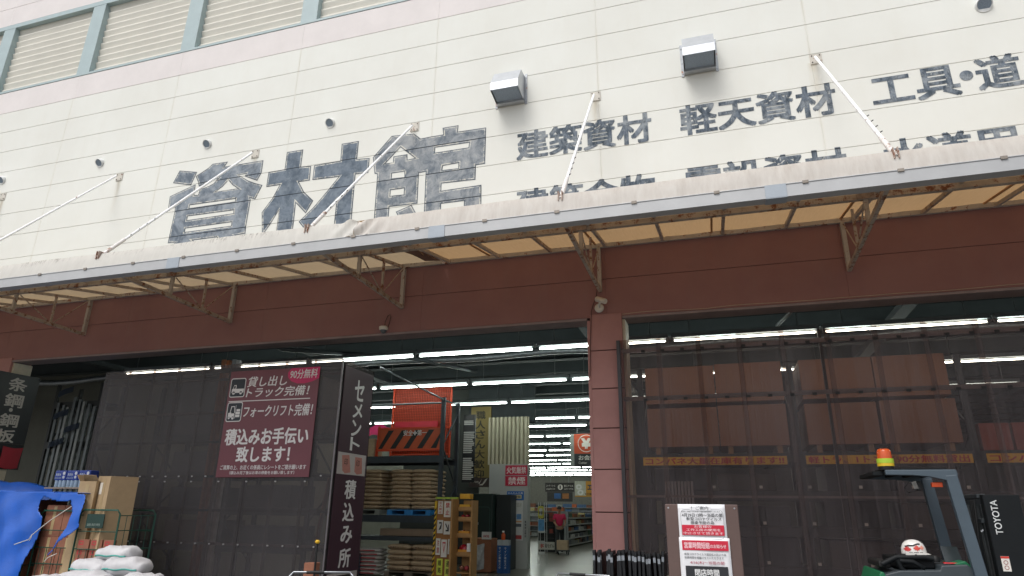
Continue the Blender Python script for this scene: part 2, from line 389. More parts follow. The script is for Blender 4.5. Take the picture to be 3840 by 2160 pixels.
KAN = ([[(-5.65, 8.46), (-5.17, 8.43), (-5.02, 8.29), (-4.79, 8.3), (-4.55, 8.3), (-4.57, 8.45), (-4.24, 8.45), (-4.25, 8.31), (-3.68, 8.3), (-3.68, 7.53), (-3.86, 7.53), (-3.86, 7.23), (-4.53, 7.25), (-4.53, 7.1), (-3.74, 7.11), (-3.73, 6.65), (-3.74, 6.43), (-4.07, 6.44), (-4.07, 6.83), (-4.52, 6.83), (-4.51, 6.46), (-4.86, 6.46), (-4.86, 6.86), (-4.87, 7.55), (-5.01, 7.54), (-5.0, 6.9), (-5.58, 6.91), (-5.58, 6.67), (-5.59, 6.52), (-5.89, 6.54), (-5.89, 6.67), (-5.9, 7.65), (-5.96, 7.67), (-6.03, 8.04)], [(-5.44, 6.79), (-5.12, 6.89), (-4.99, 6.66), (-5.38, 6.68)]],
       [[(-5.44, 8.17), (-5.12, 7.88), (-5.27, 7.87), (-5.28, 7.99), (-5.58, 7.99), (-5.58, 7.86), (-5.74, 7.86)], [(-5.58, 7.62), (-5.32, 7.62), (-5.31, 7.5), (-5.58, 7.51)], [(-5.58, 7.26), (-5.3, 7.26), (-5.3, 7.13), (-5.58, 7.14)], [(-4.7, 8.04), (-4.01, 8.03), (-4.02, 7.93), (-4.7, 7.93)], [(-4.52, 7.62), (-4.21, 7.63), (-4.21, 7.52), (-4.53, 7.53)]])
for (o, h), mat in ((SHI, M_LET1), (ZAI, M_LET1D), (KAN, M_LET1G)):
    base = shape2d(o, h, M_EDGE, bld, 'painted_letter', 0, 9.9965)
    shape2d(o, h, M_CHIP, base, 'chipped_edge', .018, 9.9950)
    shape2d(o, h, mat, base, 'letter_fill', .04, 9.9935)
def row(s, x, z, size=.61):
    return text(s, M_LET2, bld, 'painted_letters', size=size, at=(x, z), bold=.028, y=9.9955)
row('建築資材', -3.085, 7.555); row('軽天資材', -.19, 7.565); row('工', 2.73, 7.57); row('具', 3.35, 7.575); row('道具', 4.16, 7.58)
shape2d([disc(4.05, 7.83, .09)], [], M_LET2, bld, 'painted_dot', 0, 9.9955)
row('建築金物', -3.085, 6.375); row('電設資材', -.19, 6.385); row('水', 2.73, 6.39); row('道用', 3.32, 6.39)

# ================================================================ VENT HOODS AND ROUND VENTS
M_SS = M('#b9bdc2', .33, .75, .08, 5, .05)
def hood(x0, x1, side):
    c = (x0 + x1) / 2; w = (x1 - x0) / 2
    t = thing('vent_hood', f'stainless box vent hood, {side}', 'vent hood', (c, 10, 8.69), 0, 'stainless steel vent hoods')
    sidep = [(0, 0.58), (-.26, .56), (-.46, .23), (-.46, .07), (-.055, 0), (0, 0)]
    mb = MB()
    vs = [(sx * w, y, z) for y, z in sidep for sx in (-1, 1)]
    n = len(sidep)
    fs = [(2 * i, 2 * i + 2, 2 * i + 3, 2 * i + 1) for i in (0, 1, 2)] + [(8, 10, 11, 9)]
    fs += [tuple(2 * i for i in range(n))[::-1], tuple(2 * i + 1 for i in range(n))]
    mb.add(vs, fs)
    b = mb.build('hood_body', M_SS, t, 0, 1, .004)
    MB().add([(-w + .02, -.45, .09), (w - .02, -.45, .09), (w - .02, -.1, .035), (-w + .02, -.1, .035)], [(0, 3, 2, 1)]).build('mesh_opening', M('#8391a0', .7, 0, .2, 60), t, 0, 1, .01)
    MB().box(-w, w, -.112, -.05, -.002, .042).build('rear_lip', M_SS, t)
    for sx in (-1, 1):
        fl = MB().box(*sorted((sx * (w + .003), sx * (w + .045))), -.012, .0, -.03, .63)
        for zz in (.03, .25, .55): fl.tube([(sx * (w + .024), -.02, zz), (sx * (w + .024), -.01, zz)], .012, 8)
        fl.build('wall_flange', M('#8d9195', .45, .6, .2, 12, rust=.03), t)
    return t
hood(-3.454, -2.926, 'left one between the big letters and the tie rod')
hood(-.04, .485, 'right one above the smaller lettering')
def round_vent(x, z, where, s=1):
    t = thing('round_vent', f'round white wall vent, {where}', 'wall vent', (x, 10, z), 0, 'round wall vents')
    mb = MB(); r = .098 * s
    rot = Matrix.Rotation(R(128), 4, 'X')
    prof = [(r * .92, -.03), (r, 0), (r, .05), (r * .86, .09), (r * .5, .118), (.002, .128)]
    inv = [(r * math.sin(a), r * .62 * math.cos(a)) for a in (0,)]
    # hooded shell: half dome opening down and forward
    mb.lathe([(r, .012), (r * 1.0, -.04), (r * .9, -.082), (r * .62, -.115), (r * .3, -.13), (.002, -.134)], 20, Matrix.Translation((0, -.05, 0)) @ Matrix.Rotation(R(126), 4, 'X'), False)
    mb.lathe([(r, .012), (r * .9, .014), (r * .86, .0)], 20, Matrix.Translation((0, -.05, 0)) @ Matrix.Rotation(R(126), 4, 'X'), False)
    mb.build('vent_cap', M('#dadcdc', .45, .1, .06, 8), t)
    MB().lathe([(r * .87, 0), (r * .87, .003)], 20, Matrix.Translation((0, -.05, 0)) @ Matrix.Rotation(R(126), 4, 'X')).build('vent_mouth', M('#7f8d9b', .8, 0, .25, 60), t)
    MB().lathe([(r * 1.05, 0), (r * 1.05, .012)], 20, Matrix.Rotation(R(90), 4, 'X')).build('wall_ring', M('#cfd0ce', .5), t)
    return t
for x, z, s, wh in ((-16.28, 9.03, .95, 'leftmost at the edge of the photo'), (-13.18, 9.02, .95, 'above the second tie rod plate from the left'), (-10.15, 9.01, .95, 'above the first big letter'),
                 (-7.08, 8.985, .95, 'above the middle big letter'), (4.50, 9.02, 1.15, 'alone at the top right corner')):
    round_vent(x, z, wh, s)

# ================================================================ AWNING
def fabric(name, hexc, hext, thru, streak):
    t = NT(name); v = t.coord((streak, 1, .5))
    n = t.noise(3, 6, .7, v); n2 = t.noise(.7, 4, .6, t.coord())
    c1 = t.mix(t.ramp(n, .35, .7), sh(lin(hexc), .80), lin(hexc)); c1 = t.mix(t.math('MULTIPLY', t.ramp(n2, .4, .7), .3), c1, sh(lin(hexc), .86))
    d = t.bsdf(c1, .6, 0, .3)
    tr = t.new('ShaderNodeBsdfTranslucent'); t.link(t.mix(t.ramp(n2, .3, .7), sh(lin(hext), .9), lin(hext)), tr.inputs[0])
    m = t.new('ShaderNodeMixShader'); m.inputs[0].default_value = thru
    t.link(d.outputs[0], m.inputs[1]); t.link(tr.outputs[0], m.inputs[2]); return t.done(m)
M_FAB_L = fabric('cream_awning_fabric', '#cbc4b7', '#ad9777', .40, 10)
M_FAB_R = fabric('tan_awning_fabric', '#c8b8a6', '#ad8c64', .44, 14)
M_RUST = M('#b5ada4', .65, .1, .12, 6, .2, rust=.06)
M_RUST2 = M('#b3a698', .7, .1, .15, 5, .3, rust=.10)
M_GUT = M('#b1b2b3', .45, .1, .07, 2.5, .05)
aw = thing('awning', 'long fabric canopy with a grey gutter and rusty steel frame above the entrance', 'awning', (0, 10, 5.66))
AO = Vector((0, 10, 5.66))
def L(x, y, z): return (x - AO.x, y - AO.y, z - AO.z)
XL, XR, XM = -19.8, 7.5, -4.40
def roof(xa, xb, mat):
    nx = int((xb - xa) / .15)
    def fn(u, vv):
        x = xa + (xb - xa) * u; y = 9.99 - 2.93 * vv
        sag = -.018 * math.sin(math.pi * vv) * abs(math.sin(math.pi * (x + 5.24) / .92)) + .004 * math.sin(x * 7)
        return L(x, y, 5.699 - .1815 * (9.99 - y) + sag)
    mb = MB().grid(fn, nx, 12)
    return mb.build('roof_fabric', mat, aw)
roof(XL, XM, M_FAB_L); roof(XM + .01, XR, M_FAB_R)
def valance(xa, xb, mat, crumple):
    nx = int((xb - xa) / .05)
    def fn(u, vv):
        x = xa + (xb - xa) * u
        y = 7.045 - .055 * vv + .003 * math.sin(x * 9 + 2 * vv) + .002 * math.sin(x * 31)
        k = math.exp(-((x - (-4.35)) / .3) ** 2)
        y += crumple * k * (.035 * math.sin(x * 24 + 5 * vv)) - .006 * math.sin(math.pi * vv)
        z = 5.175 - .255 * vv + crumple * k * .03 * (1 - vv) * math.sin(x * 15) + .006 * (1 - vv) * math.sin(x * 1.7)
        return L(x, y, z)
    return MB().grid(fn, nx, 8).build('valance', mat, aw)
def valance_mat(name, a, b, dirt, k):
    t = NT(name); v = t.coord((1, 1, .06)); n = t.noise(11, 5, .75, v); n3 = t.noise(1.2, 5, .65, t.coord())
    c = t.mix(t.ramp(n, .35, .72), lin(a), lin(b))
    sp = t.new('ShaderNodeSeparateXYZ'); t.link(t.coord(), sp.inputs[0])
    top = t.ramp(sp.outputs[2], -.60, -.485)
    c = t.mix(t.math('MULTIPLY', t.math('MULTIPLY', t.ramp(t.noise(30, 6, .8, t.coord((1, 1, .22))), .5, .6), top), t.math('MULTIPLY', t.ramp(n3, .42, .6), k)), c, lin(dirt))
    d = t.bsdf(c, .6, 0, .3); tr = t.new('ShaderNodeBsdfTranslucent', i_0=lin('#d8cbb8')); m = t.new('ShaderNodeMixShader'); m.inputs[0].default_value = .25
    t.link(d.outputs[0], m.inputs[1]); t.link(tr.outputs[0], m.inputs[2]); return t.done(m)
valance(XL, XM, valance_mat('cream_valance', '#e0ded7', '#d3d1ca', '#5b544b', .9), 1)
valance(XM + .005, XR, valance_mat('tan_valance', '#dcd8d1', '#c8c1b9', '#8d7a6c', .3), 1)
# gutter: box section with a rolled lip, clips and joint sleeves
g = MB().box(XL, XR, -3.02, -2.875, -.896, -.888)
g.box(XL, XR, -3.02, -3.012, -.888, -.752).box(XL, XR, -2.883, -2.875, -.888, -.80)
g.tube([(XL, -3.019, -.748), (XR, -3.019, -.748)], .009, 8)
gut = g.build('gutter', M_GUT, aw)
for x in (-7.33, -3.2, .82, -11.4, 4.9):
    MB().box(x - .11, x + .11, -3.026, -2.87, -.905, -.897).box(x - .11, x + .11, -3.028, -3.021, -.897, -.742).build('joint_sleeve', M('#a0a8b0', .4, .1, .05), gut)
k = -19.0
for i in range(29):
    x = -5.313 + .92 * (i - 15)
    if XL < x < XR: MB().box(x - .03, x + .03, -3.034, -2.99, -.768, -.735).build('gutter_clip', M('#8d857c', .6, .3, .2, 9), gut)
# steel frame
bar = lambda p, q, w, h: MB().bar(L(*p), L(*q), w, h)
bar((XL, 9.965, 5.66), (XR, 9.965, 5.66), .05, .075).build('wall_rail', M_RUST, aw)
bar((XL, 8.45, 5.315), (XR, 8.45, 5.315), .07, .075).build('main_beam', M_RUST2, aw)
bar((XL, 7.10, 5.10), (XR, 7.10, 5.10), .05, .06).build('front_rail', M_RUST2, aw)
for i in range(-16, 14):
    x = -5.20 + .92 * i
    if not (XL < x < XR): continue
    bar((x, 9.93, 5.64), (x, 7.13, 5.13), .045, .05).build('rafter', M_RUST if i % 3 else M_RUST2, aw)
    if i > 0 and i % 2 == 0: bar((x - .16, 9.9, 5.664), (x - .16, 8.5, 5.414), .03, .02).build('fabric_batten', M('#b3865a', .7, 0, .15), aw)
for x in (-19.8, -16.13, -12.47, -8.81, -5.165, -1.635, 2.02, 5.66):
    br = bar((x, 9.985, 4.885), (x, 7.42, 4.955), .05, .06).build('bracket', M_RUST2, aw)
    bar((x, 9.965, 5.62), (x, 9.965, 4.87), .06, .07).build('bracket_post', M_RUST, br)
    bar((x, 9.22, 5.50), (x, 9.22, 4.92), .035, .035).build('bracket_strut', M_RUST2, br)
    bar((x, 8.45, 5.28), (x, 8.45, 4.95), .05, .05).build('bracket_strut', M_RUST, br)
    MB().tube([L(x, 8.52, 5.28), L(x, 9.16, 4.95)], .011, 6).build('bracket_brace', M_RUST2, br)
    MB().tube([L(x, 9.27, 4.94), L(x, 9.9, 5.58)], .009, 6).build('bracket_brace', M_RUST2, br)
    MB().box(x - .1, x + .1, -1.60, -1.585, -.385, -.305).build('beam_clamp', M('#9a8a7e', .75, .1, .3, 12, rust=.1), br)
# frayed seam where the two fabrics meet
fz = MB()
for i in range(70):
    y = 9.8 - 2.6 * i / 70; z = 5.699 - .1815 * (9.99 - y) - .02
    fz.tube([L(XM + rnd.uniform(-.04, .06), y, z), L(XM + rnd.uniform(.03, .16), y - rnd.uniform(0, .06), z - rnd.uniform(.02, .1))], .003, 4)
fz.build('frayed_edge', M('#a9815f', .8), aw)
MB().grid(lambda u, vv: L(XM - .28 + .30 * u + .03 * math.sin(9 * vv), 9.8 - 2.7 * vv, 5.699 - .1815 * (.19 + 2.7 * vv) - .022 - .02 * u), 4, 24).build('torn_flap', M('#7d5f50', .8, 0, .2), aw)
# tie rods
M_ROD = M('#eceded', .4, 0, .06, 5, .05, rust=.02)
for x in (-16.11, -12.50, -8.85, -5.163, -1.60, 2.045, 5.7):
    rod = MB().tube([L(x - .02, 9.92, 8.56), L(x, 7.36, 5.50)], .022, 10).build('tie_rod', M_ROD, aw)
    MB().tube([L(x, 7.40, 5.55), L(x, 7.03, 5.10)], [.030, .027], 10).build('rod_end', M('#dcd8d4', .6, 0, .08, 8, rust=.07), rod)
    cl = MB()
    for s_ in (-1, 1): cl.box(x + s_ * .022 - .006, x + s_ * .022 + .006, 7.0 - 10, 7.10 - 10, 5.07 - 5.66, 5.20 - 5.66)
    cl.build('clevis', M('#b3a196', .8, .1, .2, 14, rust=.14), rod)
    nb = MB()
    for k in range(4):
        tt = .80 + .05 * k; p = Vector(L(x - .02, 9.92, 8.56)).lerp(Vector(L(x, 7.36, 5.50)), tt)
        nb.tube([p + Vector((.02, -.01, .01)), p + Vector((.045, -.02, .02))], .006, 6)
    nb.build('rod_screws', M_DARK, rod)
    pl = MB().box(x - .09, x + .09, -.014, -.001, 2.82, 3.005).build('wall_plate', M('#c3beb4', .6, 0, .1, 9, rust=.04), rod)
    bl = MB()
    for sx in (-1, 1):
        for sz in (-1, 1): bl.tube([(x + sx * .06, -.028, 2.912 + sz * .062), (x + sx * .06, -.012, 2.912 + sz * .062)], .009, 6)
    bl.build('plate_bolts', M('#4b4039', .7, .3, .2), rod)

# ================================================================ GROUND AND INTERIOR SHELL
def stru(o): o['kind'] = 'structure'; return o
t = NT('asphalt'); v = t.coord()
n = t.noise(60, 4, .7, v); n2 = t.noise(.5, 5, .6, v)
M_ASPH = t.done(t.bsdf(t.mix(t.ramp(n2, .3, .7), t.mix(n, lin('#5f5f5d'), lin('#767573')), lin('#6a6a68')), .9, 0, .3, n, .5, .01))
stru(bx(-300, 300, -300, 9.96, -.3, 0).build('ground', M_ASPH))
t = NT('store_floor'); v = t.coord()
n = t.noise(1.1, 6, .65, v)
M_FLOOR = t.done(t.bsdf(t.mix(t.ramp(n, .3, .7), lin('#605e55'), lin('#706d63')), .28, 0, .5, t.noise(14, 3, .6, v), .05, .01))
stru(bx(-24.3, 11.7, 9.965, 74.5, -.3, .004).build('floor', M_FLOOR))
# dark deck ceiling with purlins and girders
M_CEIL = M('#39464a', .85, 0, .12, 2)
cl = MB().box(-24.3, 11.7, 10.42, 74.5, 5.45, 5.55)
ceil = stru(cl.build('ceiling', M_CEIL))
y = 10.9; i = 0
while y < 74:
    if y < 40 or i % 2 == 0:
        MB().box(-24.3, 11.7, y, y + .15, 5.13, 5.447).box(-24.3, 11.7, y - .06, y + .21, 5.118, 5.13).build('ceiling_beam', M('#41494b', .75, 0, .15, 2), ceil)
    y += 1.62; i += 1
for x in (-22, -15.5, -9.2, -2.4, 3.4, 8.6):
    MB().box(x - .12, x + .12, 10.45, 74, 5.0, 5.115).build('ceiling_girder', M('#363d40', .75, 0, .15, 2), ceil)
stru(bx(-24.3, 11.7, 10.46, 10.52, 4.46, 5.44).build('header_wall', M('#2f3235', .85, 0, .2, 2)))
M_IWALL = M('#7c7b70', .85, 0, .12, 1.2)
stru(bx(-24.3, -16.6, 14.3, 14.4, .004, 5.44).build('left_back_wall', M('#5f6058', .85, 0, .14, 1.5)))
stru(bx(-16.75, -16.6, 14.41, 40, .004, 5.44).build('left_side_wall', M_IWALL))
stru(bx(-24.3, 11.7, 60, 60.2, .004, 5.44).build('back_wall', M('#77756d', .85)))
stru(bx(-2.3, -1.42, 14.86, 14.9, .004, 3.9).build('partition', M('#33363a', .85)))  # added panel, blocks the tube lights seen through the right screen
stru(bx(11.5, 11.65, 10.5, 74.2, .004, 5.44).build('right_side_wall', M('#4b4c48', .85)))
# ---- ducts and pipes under the ceiling
M_DUCT = M('#8b9196', .35, .7, .25, 14, .4)
pp = [(-24 + .5 * i, 13.35 + .03 * math.sin(i), 4.72 + .03 * math.sin(i * .8)) for i in range(71)]
tag(MB().tube(pp, .075, 10).build('flexible_duct', M_DUCT), 'long silver flexible duct slung under the dark ceiling behind the first tubes', 'duct')
tag(MB().tube([(-8.5, 10.75, 5.2), (-8.5, 10.75, 4.62), (-8.3, 11.0, 4.55), (-6.2, 12.6, 4.6), (-5.6, 15, 4.75)], .045, 10).build('conduit_pipe', M('#5a6165', .5, .4)), 'grey bent pipe dropping from the ceiling above the maroon poster', 'pipe')
tag(MB().tube([(1.55, 10.7, 5.3), (1.55, 10.7, 4.9), (1.45, 11.2, 4.8), (1.2, 12.6, 4.8)], .035, 10).build('drop_pipe', M('#7b8387', .45, .5)), 'short grey pipe under the ceiling over the right screen', 'pipe')

# ---- fluorescent tubes in rows
M_TUBE = EM('#f4fff6', 25.0); M_HOUS = M('#70787a', .5, 0, .1, 4)
rows = [11.8, 14.97, 17.96, 21.45, 23.5, 26.8, 29.9, 33.2, 36.3, 39.9, 43.0, 46.7, 50.0, 53.2, 56.6]
gap0 = [-3.2, -3.25, -5.67, -4.44, -4.44, -6.9, -6.9, -8.4, -9.35, -9.47, -9.94, -11.9, -12.0, -12.0, -12.1, -12.3, -13.3, -13.6, -14, -14.9]
proto = None
def place_tube(x, y, k, j, n):
    global proto
    lab = f'lit white tube light, {ORD[j]} from the left in the {ORD[k]} ceiling row back'
    if proto is None:
        proto = thing('tube_light', lab, 'tube light', (x, y, 4.437), 0, 'fluorescent tubes in ceiling rows')
        MB().tube([(-1.17, 0, 0), (-1.15, 0, 0), (1.15, 0, 0), (1.17, 0, 0)], [.011, .016, .016, .011], 10).build('tube', M_TUBE, proto)
        hb = MB().box(-1.22, 1.22, -.055, .055, .045, .12)
        for s_ in (-1, 1): hb.box(s_ * 1.2 - .02, s_ * 1.2 + .02, -.025, .025, -.03, .045)
        hb.build('housing', M_HOUS, proto)
        for s_ in (-.9, .9): MB().tube([(s_, 0, .12), (s_, 0, .66)], .008, 6).build('hanger', M_HOUS, proto)
        return
    o = copy_tree(proto); o.location = (x, y, 4.437); o['label'] = lab
for k, y in enumerate(rows):
    lo, hi = (-1.43, .55) if k < 3 else (-.66, -.17)
    a, b = (max(lo * y, (-12.0, -12.5)[k]), min(hi * y, 9)) if k < 2 else (-.66 * y if k > 2 else -12, -.14 * y)
    if k == 2: a, b = -13.2, 6.5
    xs = sorted(gap0[k] + 1.25 + 2.5 * i for i in range(-8, 9))
    xs = [x for x in xs if a - 1.2 < x < b + 1.2]
    for j, x in enumerate(xs): place_tube(x, y, k + 1, j + 1, len(xs))

# ================================================================ SMOKE-BROWN CORRUGATED SCREENS
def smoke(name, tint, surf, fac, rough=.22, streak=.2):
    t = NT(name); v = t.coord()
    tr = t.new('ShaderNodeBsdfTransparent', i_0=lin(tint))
    n = t.math('ADD', t.math('MULTIPLY', t.noise(1.5, 5, .65, t.coord((1, 1, .35))), .45), t.math('MULTIPLY', t.noise(1.0, 6, .8, t.coord((24, 1, .05))), .55))  # streak noise puts rib-by-rib shading into the sheet colour and opacity
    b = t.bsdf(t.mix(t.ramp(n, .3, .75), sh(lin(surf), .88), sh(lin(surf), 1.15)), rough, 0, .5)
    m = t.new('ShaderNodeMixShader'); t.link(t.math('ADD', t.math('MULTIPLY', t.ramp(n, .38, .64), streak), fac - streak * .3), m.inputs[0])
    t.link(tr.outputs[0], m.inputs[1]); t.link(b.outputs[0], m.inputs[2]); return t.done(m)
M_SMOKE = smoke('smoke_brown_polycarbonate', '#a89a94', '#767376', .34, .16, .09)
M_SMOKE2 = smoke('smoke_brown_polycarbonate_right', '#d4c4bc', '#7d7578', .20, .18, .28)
def sheet(x0, x1, z0, z1, y, seed, wav=.006, pitch=.032, amp=.0045):
    r_ = random.Random(seed); ph = r_.uniform(0, 6)
    n = int(round((x1 - x0) / pitch)); K = 6; mb = MB(); nz = 6; vs = []
    for j in range(nz + 1):
        z = z0 + (z1 - z0) * j / nz
        for i in range(n * K + 1):
            x = x0 + (x1 - x0) * i / (n * K)
            yy = y + amp * math.cos(2 * math.pi * i / K) + wav * math.sin(x * 6.28 / .33 + ph + z * .6) + wav * .6 * math.sin(z * 2.2 + ph)
            vs.append((x, yy, z))
    w_ = n * K + 1
    return mb.add(vs, [(j * w_ + i, j * w_ + i + 1, (j + 1) * w_ + i + 1, (j + 1) * w_ + i) for j in range(nz) for i in range(n * K)], True)
M_FRAME = M('#2c2b2e', .5, .3, .2, 5); M_FRAMEL = M('#6f6a6c', .5, .2, .2, 5)
# left screen (a sliding gate) with its return panel
sl_ = thing('corrugated_screen', 'dark smoke corrugated screen holding the big maroon poster, left of the entrance', 'screen', (0, 0, 0), 0, 'smoke corrugated screens')
YS = 9.93
for i in range(9):
    x0 = -11.60 + .6 * i
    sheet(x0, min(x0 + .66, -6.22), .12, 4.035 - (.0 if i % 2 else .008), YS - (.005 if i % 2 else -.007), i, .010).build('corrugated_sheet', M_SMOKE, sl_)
for z in (3.76, 3.15, 2.62, 2.02, 1.45, .91, .2): bx(-11.6, -6.23, YS + .03, YS + .07, z - .02, z + .02).build('rail', M_FRAMEL if z in (3.76, 3.15, .91) else M_FRAME, sl_)  # paler rails have the light they catch put into their colour
bx(-11.6, -6.23, YS + .03, YS + .07, 3.89, 3.972).build('top_rail', M('#5a585b', .6, .1, .15, 4), sl_)  # added opaque strip, covers the lower half of the tube light behind
for x in (-11.6, -9.8, -8.0, -6.24): bx(x - .025, x + .025, YS + .07, YS + .12, 0.06, 3.98).build('post', M_FRAME, sl_)
sc = MB()
for z in (2.02, .91, 1.93):
    x = -11.4
    while x < -6.3:
        if not (z > 1.95 and -8.6 < x < -6.6): sc.tube([(x, YS - .03, z), (x, YS - .008, z)], .013, 6)
        x += .293 if z != 1.93 else .586
sc.build('washer_screws', M('#b9b7b8', .4, .4), sl_)
XRP = -6.2
rp = MB()
n = 32; K = 6; vs = []
for j in range(5):
    for i in range(n * K + 1): vs.append((XRP + .005 * math.cos(2 * math.pi * i / K), YS + .04 + 1.06 * i / (n * K), .12 + (3.99 - .12) * j / 4))
rp.add(vs, [(j * (n * K + 1) + i, j * (n * K + 1) + i + 1, (j + 1) * (n * K + 1) + i + 1, (j + 1) * (n * K + 1) + i) for j in range(4) for i in range(n * K)], True)
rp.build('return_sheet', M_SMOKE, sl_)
MB().box(XRP - .02, XRP + .006, YS - .02, YS + .0, .1, 4.0).build('edge_strip', M('#6f6b6e', .4, .3, .1, 6), sl_)
# right screen
sr_ = thing('corrugated_screen', 'brown smoke corrugated screen in front of the plywood racks, right of the pillar', 'screen', (0, 0, 0), 0, 'smoke corrugated screens')
XS = [-1.36, -.80, -.22, .36, .95, 1.55, 2.16, 2.77, 3.38, 4.0, 4.6, 5.2, 5.8, 6.4]
for i in range(len(XS) - 1):
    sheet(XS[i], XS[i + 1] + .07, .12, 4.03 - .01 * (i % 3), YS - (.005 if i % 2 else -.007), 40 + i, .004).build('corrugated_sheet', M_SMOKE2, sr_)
for z in (3.86, 3.12, 1.72, .3): bx(-1.33, 6.4, YS + .03, YS + .06, z - (.03 if z > 3 else .015), z + (.03 if z > 3 else .015)).build('rail', M('#8d8a90', .5, .1) if z == 3.86 else M_FRAMEL, sr_)
for x in (-1.33, 1.50, 4.2): bx(x - .02, x + .02, YS + .07, YS + .11, .06, 4.0).build('post', M_FRAME, sr_)
sc = MB()
for z in (3.83, 3.09):
    x = -1.0
    while x < 6.3: sc.box(x - .028, x + .028, YS - .022, YS - .012, z - .018, z + .018); x += .29
sc.build('screw_pads', M_BLACK, sr_)
MB().box(-1.40, -1.35, YS - .03, YS + .05, .1, 4.02).build('edge_strip', M('#3b393c', .4, .4), sr_)

# ================================================================ SIGNS ON THE FRONT
M_MAR = M('#6e3540', .42, 0, .06, 2, .03); M_TXT = M('#dedcdc', .5, 0, .02, 2, 0); M_MAG = M('#c2185b', .45, 0, .04, 2, 0)
M_NAVY = M('#1d2630', .5, 0, .1, 2, 0)
po = thing('loading_poster', 'maroon poster with white Japanese text and truck and forklift icons on left screen', 'poster', (-8.53, YS - .028, 2.0))
PW, PH = 1.89, 1.88
bx(0, PW, -.008, .0, 0, PH).build('board', M_MAR, po)
def pic(pts, holes, mat, par, y): return shape2d([pts] if isinstance(pts[0], tuple) else pts, holes, mat, par, 'icon', 0, y)
U = lambda px, py: (px / 1330 * PW * 1.0, PH - py / 1320 * PH)     # poster layout units
YF = -.010
text('貸し出し', M_TXT, po, 'lettering', (.395, 1.235, 1.575, 1.765), shear=.14, bold=.016, y=YF)
text('トラック完備！', M_TXT, po, 'lettering', (.395, 1.72, 1.385, 1.565), shear=.14, bold=.016, y=YF)
bx(.0 + .04, PW - .14, -.011, -.008, 1.318, 1.334).build('rule', M_TXT, po)
text('フォークリフト完備！', M_TXT, po, 'lettering', (.40, 1.83, 1.03, 1.24), shear=.14, bold=.018, y=YF)
text('積込みお手伝い', M_TXT, po, 'lettering', (.08, 1.80, .545, .835), bold=.03, y=YF)
text('致します！', M_TXT, po, 'lettering', (.37, 1.47, .25, .52), bold=.03, y=YF)
text('ご清算の上、お近くの係員にレシートをご提示願います', M_TXT, po, 'lettering', (.07, 1.82, .125, .205), bold=.014, y=YF)
text('（積込み完了後はお車の移動をお願い致します）', M_TXT, po, 'lettering', (.28, 1.60, .045, .105), bold=.012, y=YF)
ov = disc(1.56, 1.74, .33, .175, 40); ov = [(min(x, PW), min(z, PH)) for x, z in ov] 
shape2d([[(PW, PH), (1.30, PH), (1.235, 1.80), (1.245, 1.72), (1.32, 1.645), (1.45, 1.60), (1.6, 1.595), (1.76, 1.625), (PW, 1.68)]], [], M_MAG, po, 'magenta_badge', 0, YF)
text('90分無料', M_TXT, po, 'lettering', (1.29, 1.85, 1.685, 1.855), shear=.1, bold=.012, y=YF - .002)
for zc in (1.575, 1.135):
    shape2d([rrect(.03, .36, zc - .175, zc + .175, .04)], [], M_TXT, po, 'icon_border', 0, YF)
    shape2d([rrect(.045, .345, zc - .16, zc + .16, .03)], [], M_NAVY, po, 'icon_field', 0, YF - .0008)
z = 1.5
shape2d([[(.075, z - .015), (.335, z - .015), (.335, z + .055), (.165, z + .055), (.165, z + .125), (.115, z + .125), (.095, z + .06), (.075, z + .05)], disc(.12, z - .02, .03), disc(.275, z - .02, .03)], [[(.118, z + .112), (.15, z + .112), (.15, z + .06), (.105, z + .06)]], M_TXT, po, 'truck_icon', 0, YF - .0016)
z = 1.04
shape2d([[(.07, z), (.2, z), (.2, z + .07), (.13, z + .07), (.135, z + .09), (.07, z + .08)], [(.10, z + .08), (.115, z + .085), (.135, z + .185), (.185, z + .185), (.2, z + .08), (.212, z + .08), (.195, z + .2), (.12, z + .2)], disc(.095, z - .01, .022), disc(.175, z - .012, .027), [(.215, z - .02), (.223, z - .02), (.223, z + .215), (.215, z + .215)],
         [(.23, z + .0), (.32, z + .0), (.32, z + .045), (.23, z + .045)], [(.23, z + .053), (.32, z + .053), (.32, z + .095), (.23, z + .095)], [(.24, z + .103), (.32, z + .103), (.32, z + .145), (.24, z + .145)]], [], M_TXT, po, 'forklift_icon', 0, YF - .0016)
# cement sign along the return panel (faces +x)
M_PLUM = M('#3f2b31', .22, 0, .08, 1.2, .03)
t = NT('wavy_gloss_sign'); v = t.coord(); nb = t.noise(1.3, 1, .5, v)
M_PLUM = t.done(t.bsdf(lin('#48333d'), .5, 0, .12, nb, .2, .05))
cs = thing('cement_sign', 'tall narrow plum sign with white vertical lettering and cement bag picture beside poster', 'sign', (XRP + .012, YS + .05, 0), R(90))
bx(0, 1.0, -.006, 0, .20, 3.90).build('board', M_PLUM, cs)
zz = 3.72
for ch, z0, z1 in (('セ', 3.35, 3.72), ('メ', 2.98 + .06, 3.31), ('ン', 2.72, 3.0), ('ト', 2.45 + .02, 2.70)):
    text(ch, M_TXT, cs, 'lettering', (.37, .70, z0, z1), bold=.02, y=-.008)
bx(.02, .96, -.009, -.006, 2.06, 2.42).build('photo_print', M('#b7b0ae', .4, 0, .08, 3, 0), cs)
for xa, xo in ((.16, -.02), (.56, .02)):
    q = [(xa + xo, 2.37), (xa + .24 + xo, 2.39 - (.02 if xa > .3 else 0)), (xa + .30, 2.10), (xa + .12, 2.075), (xa + .03, 2.12)]
    shape2d([q], [], M('#b5776c', .5, 0, .12, 14, 0), cs, 'printed_bag', 0, -.0095)
    text('印', M('#4a2c28', .6), cs, 'lettering', (xa + .07, xa + .18, 2.21, 2.32), bold=.01, y=-.0102)
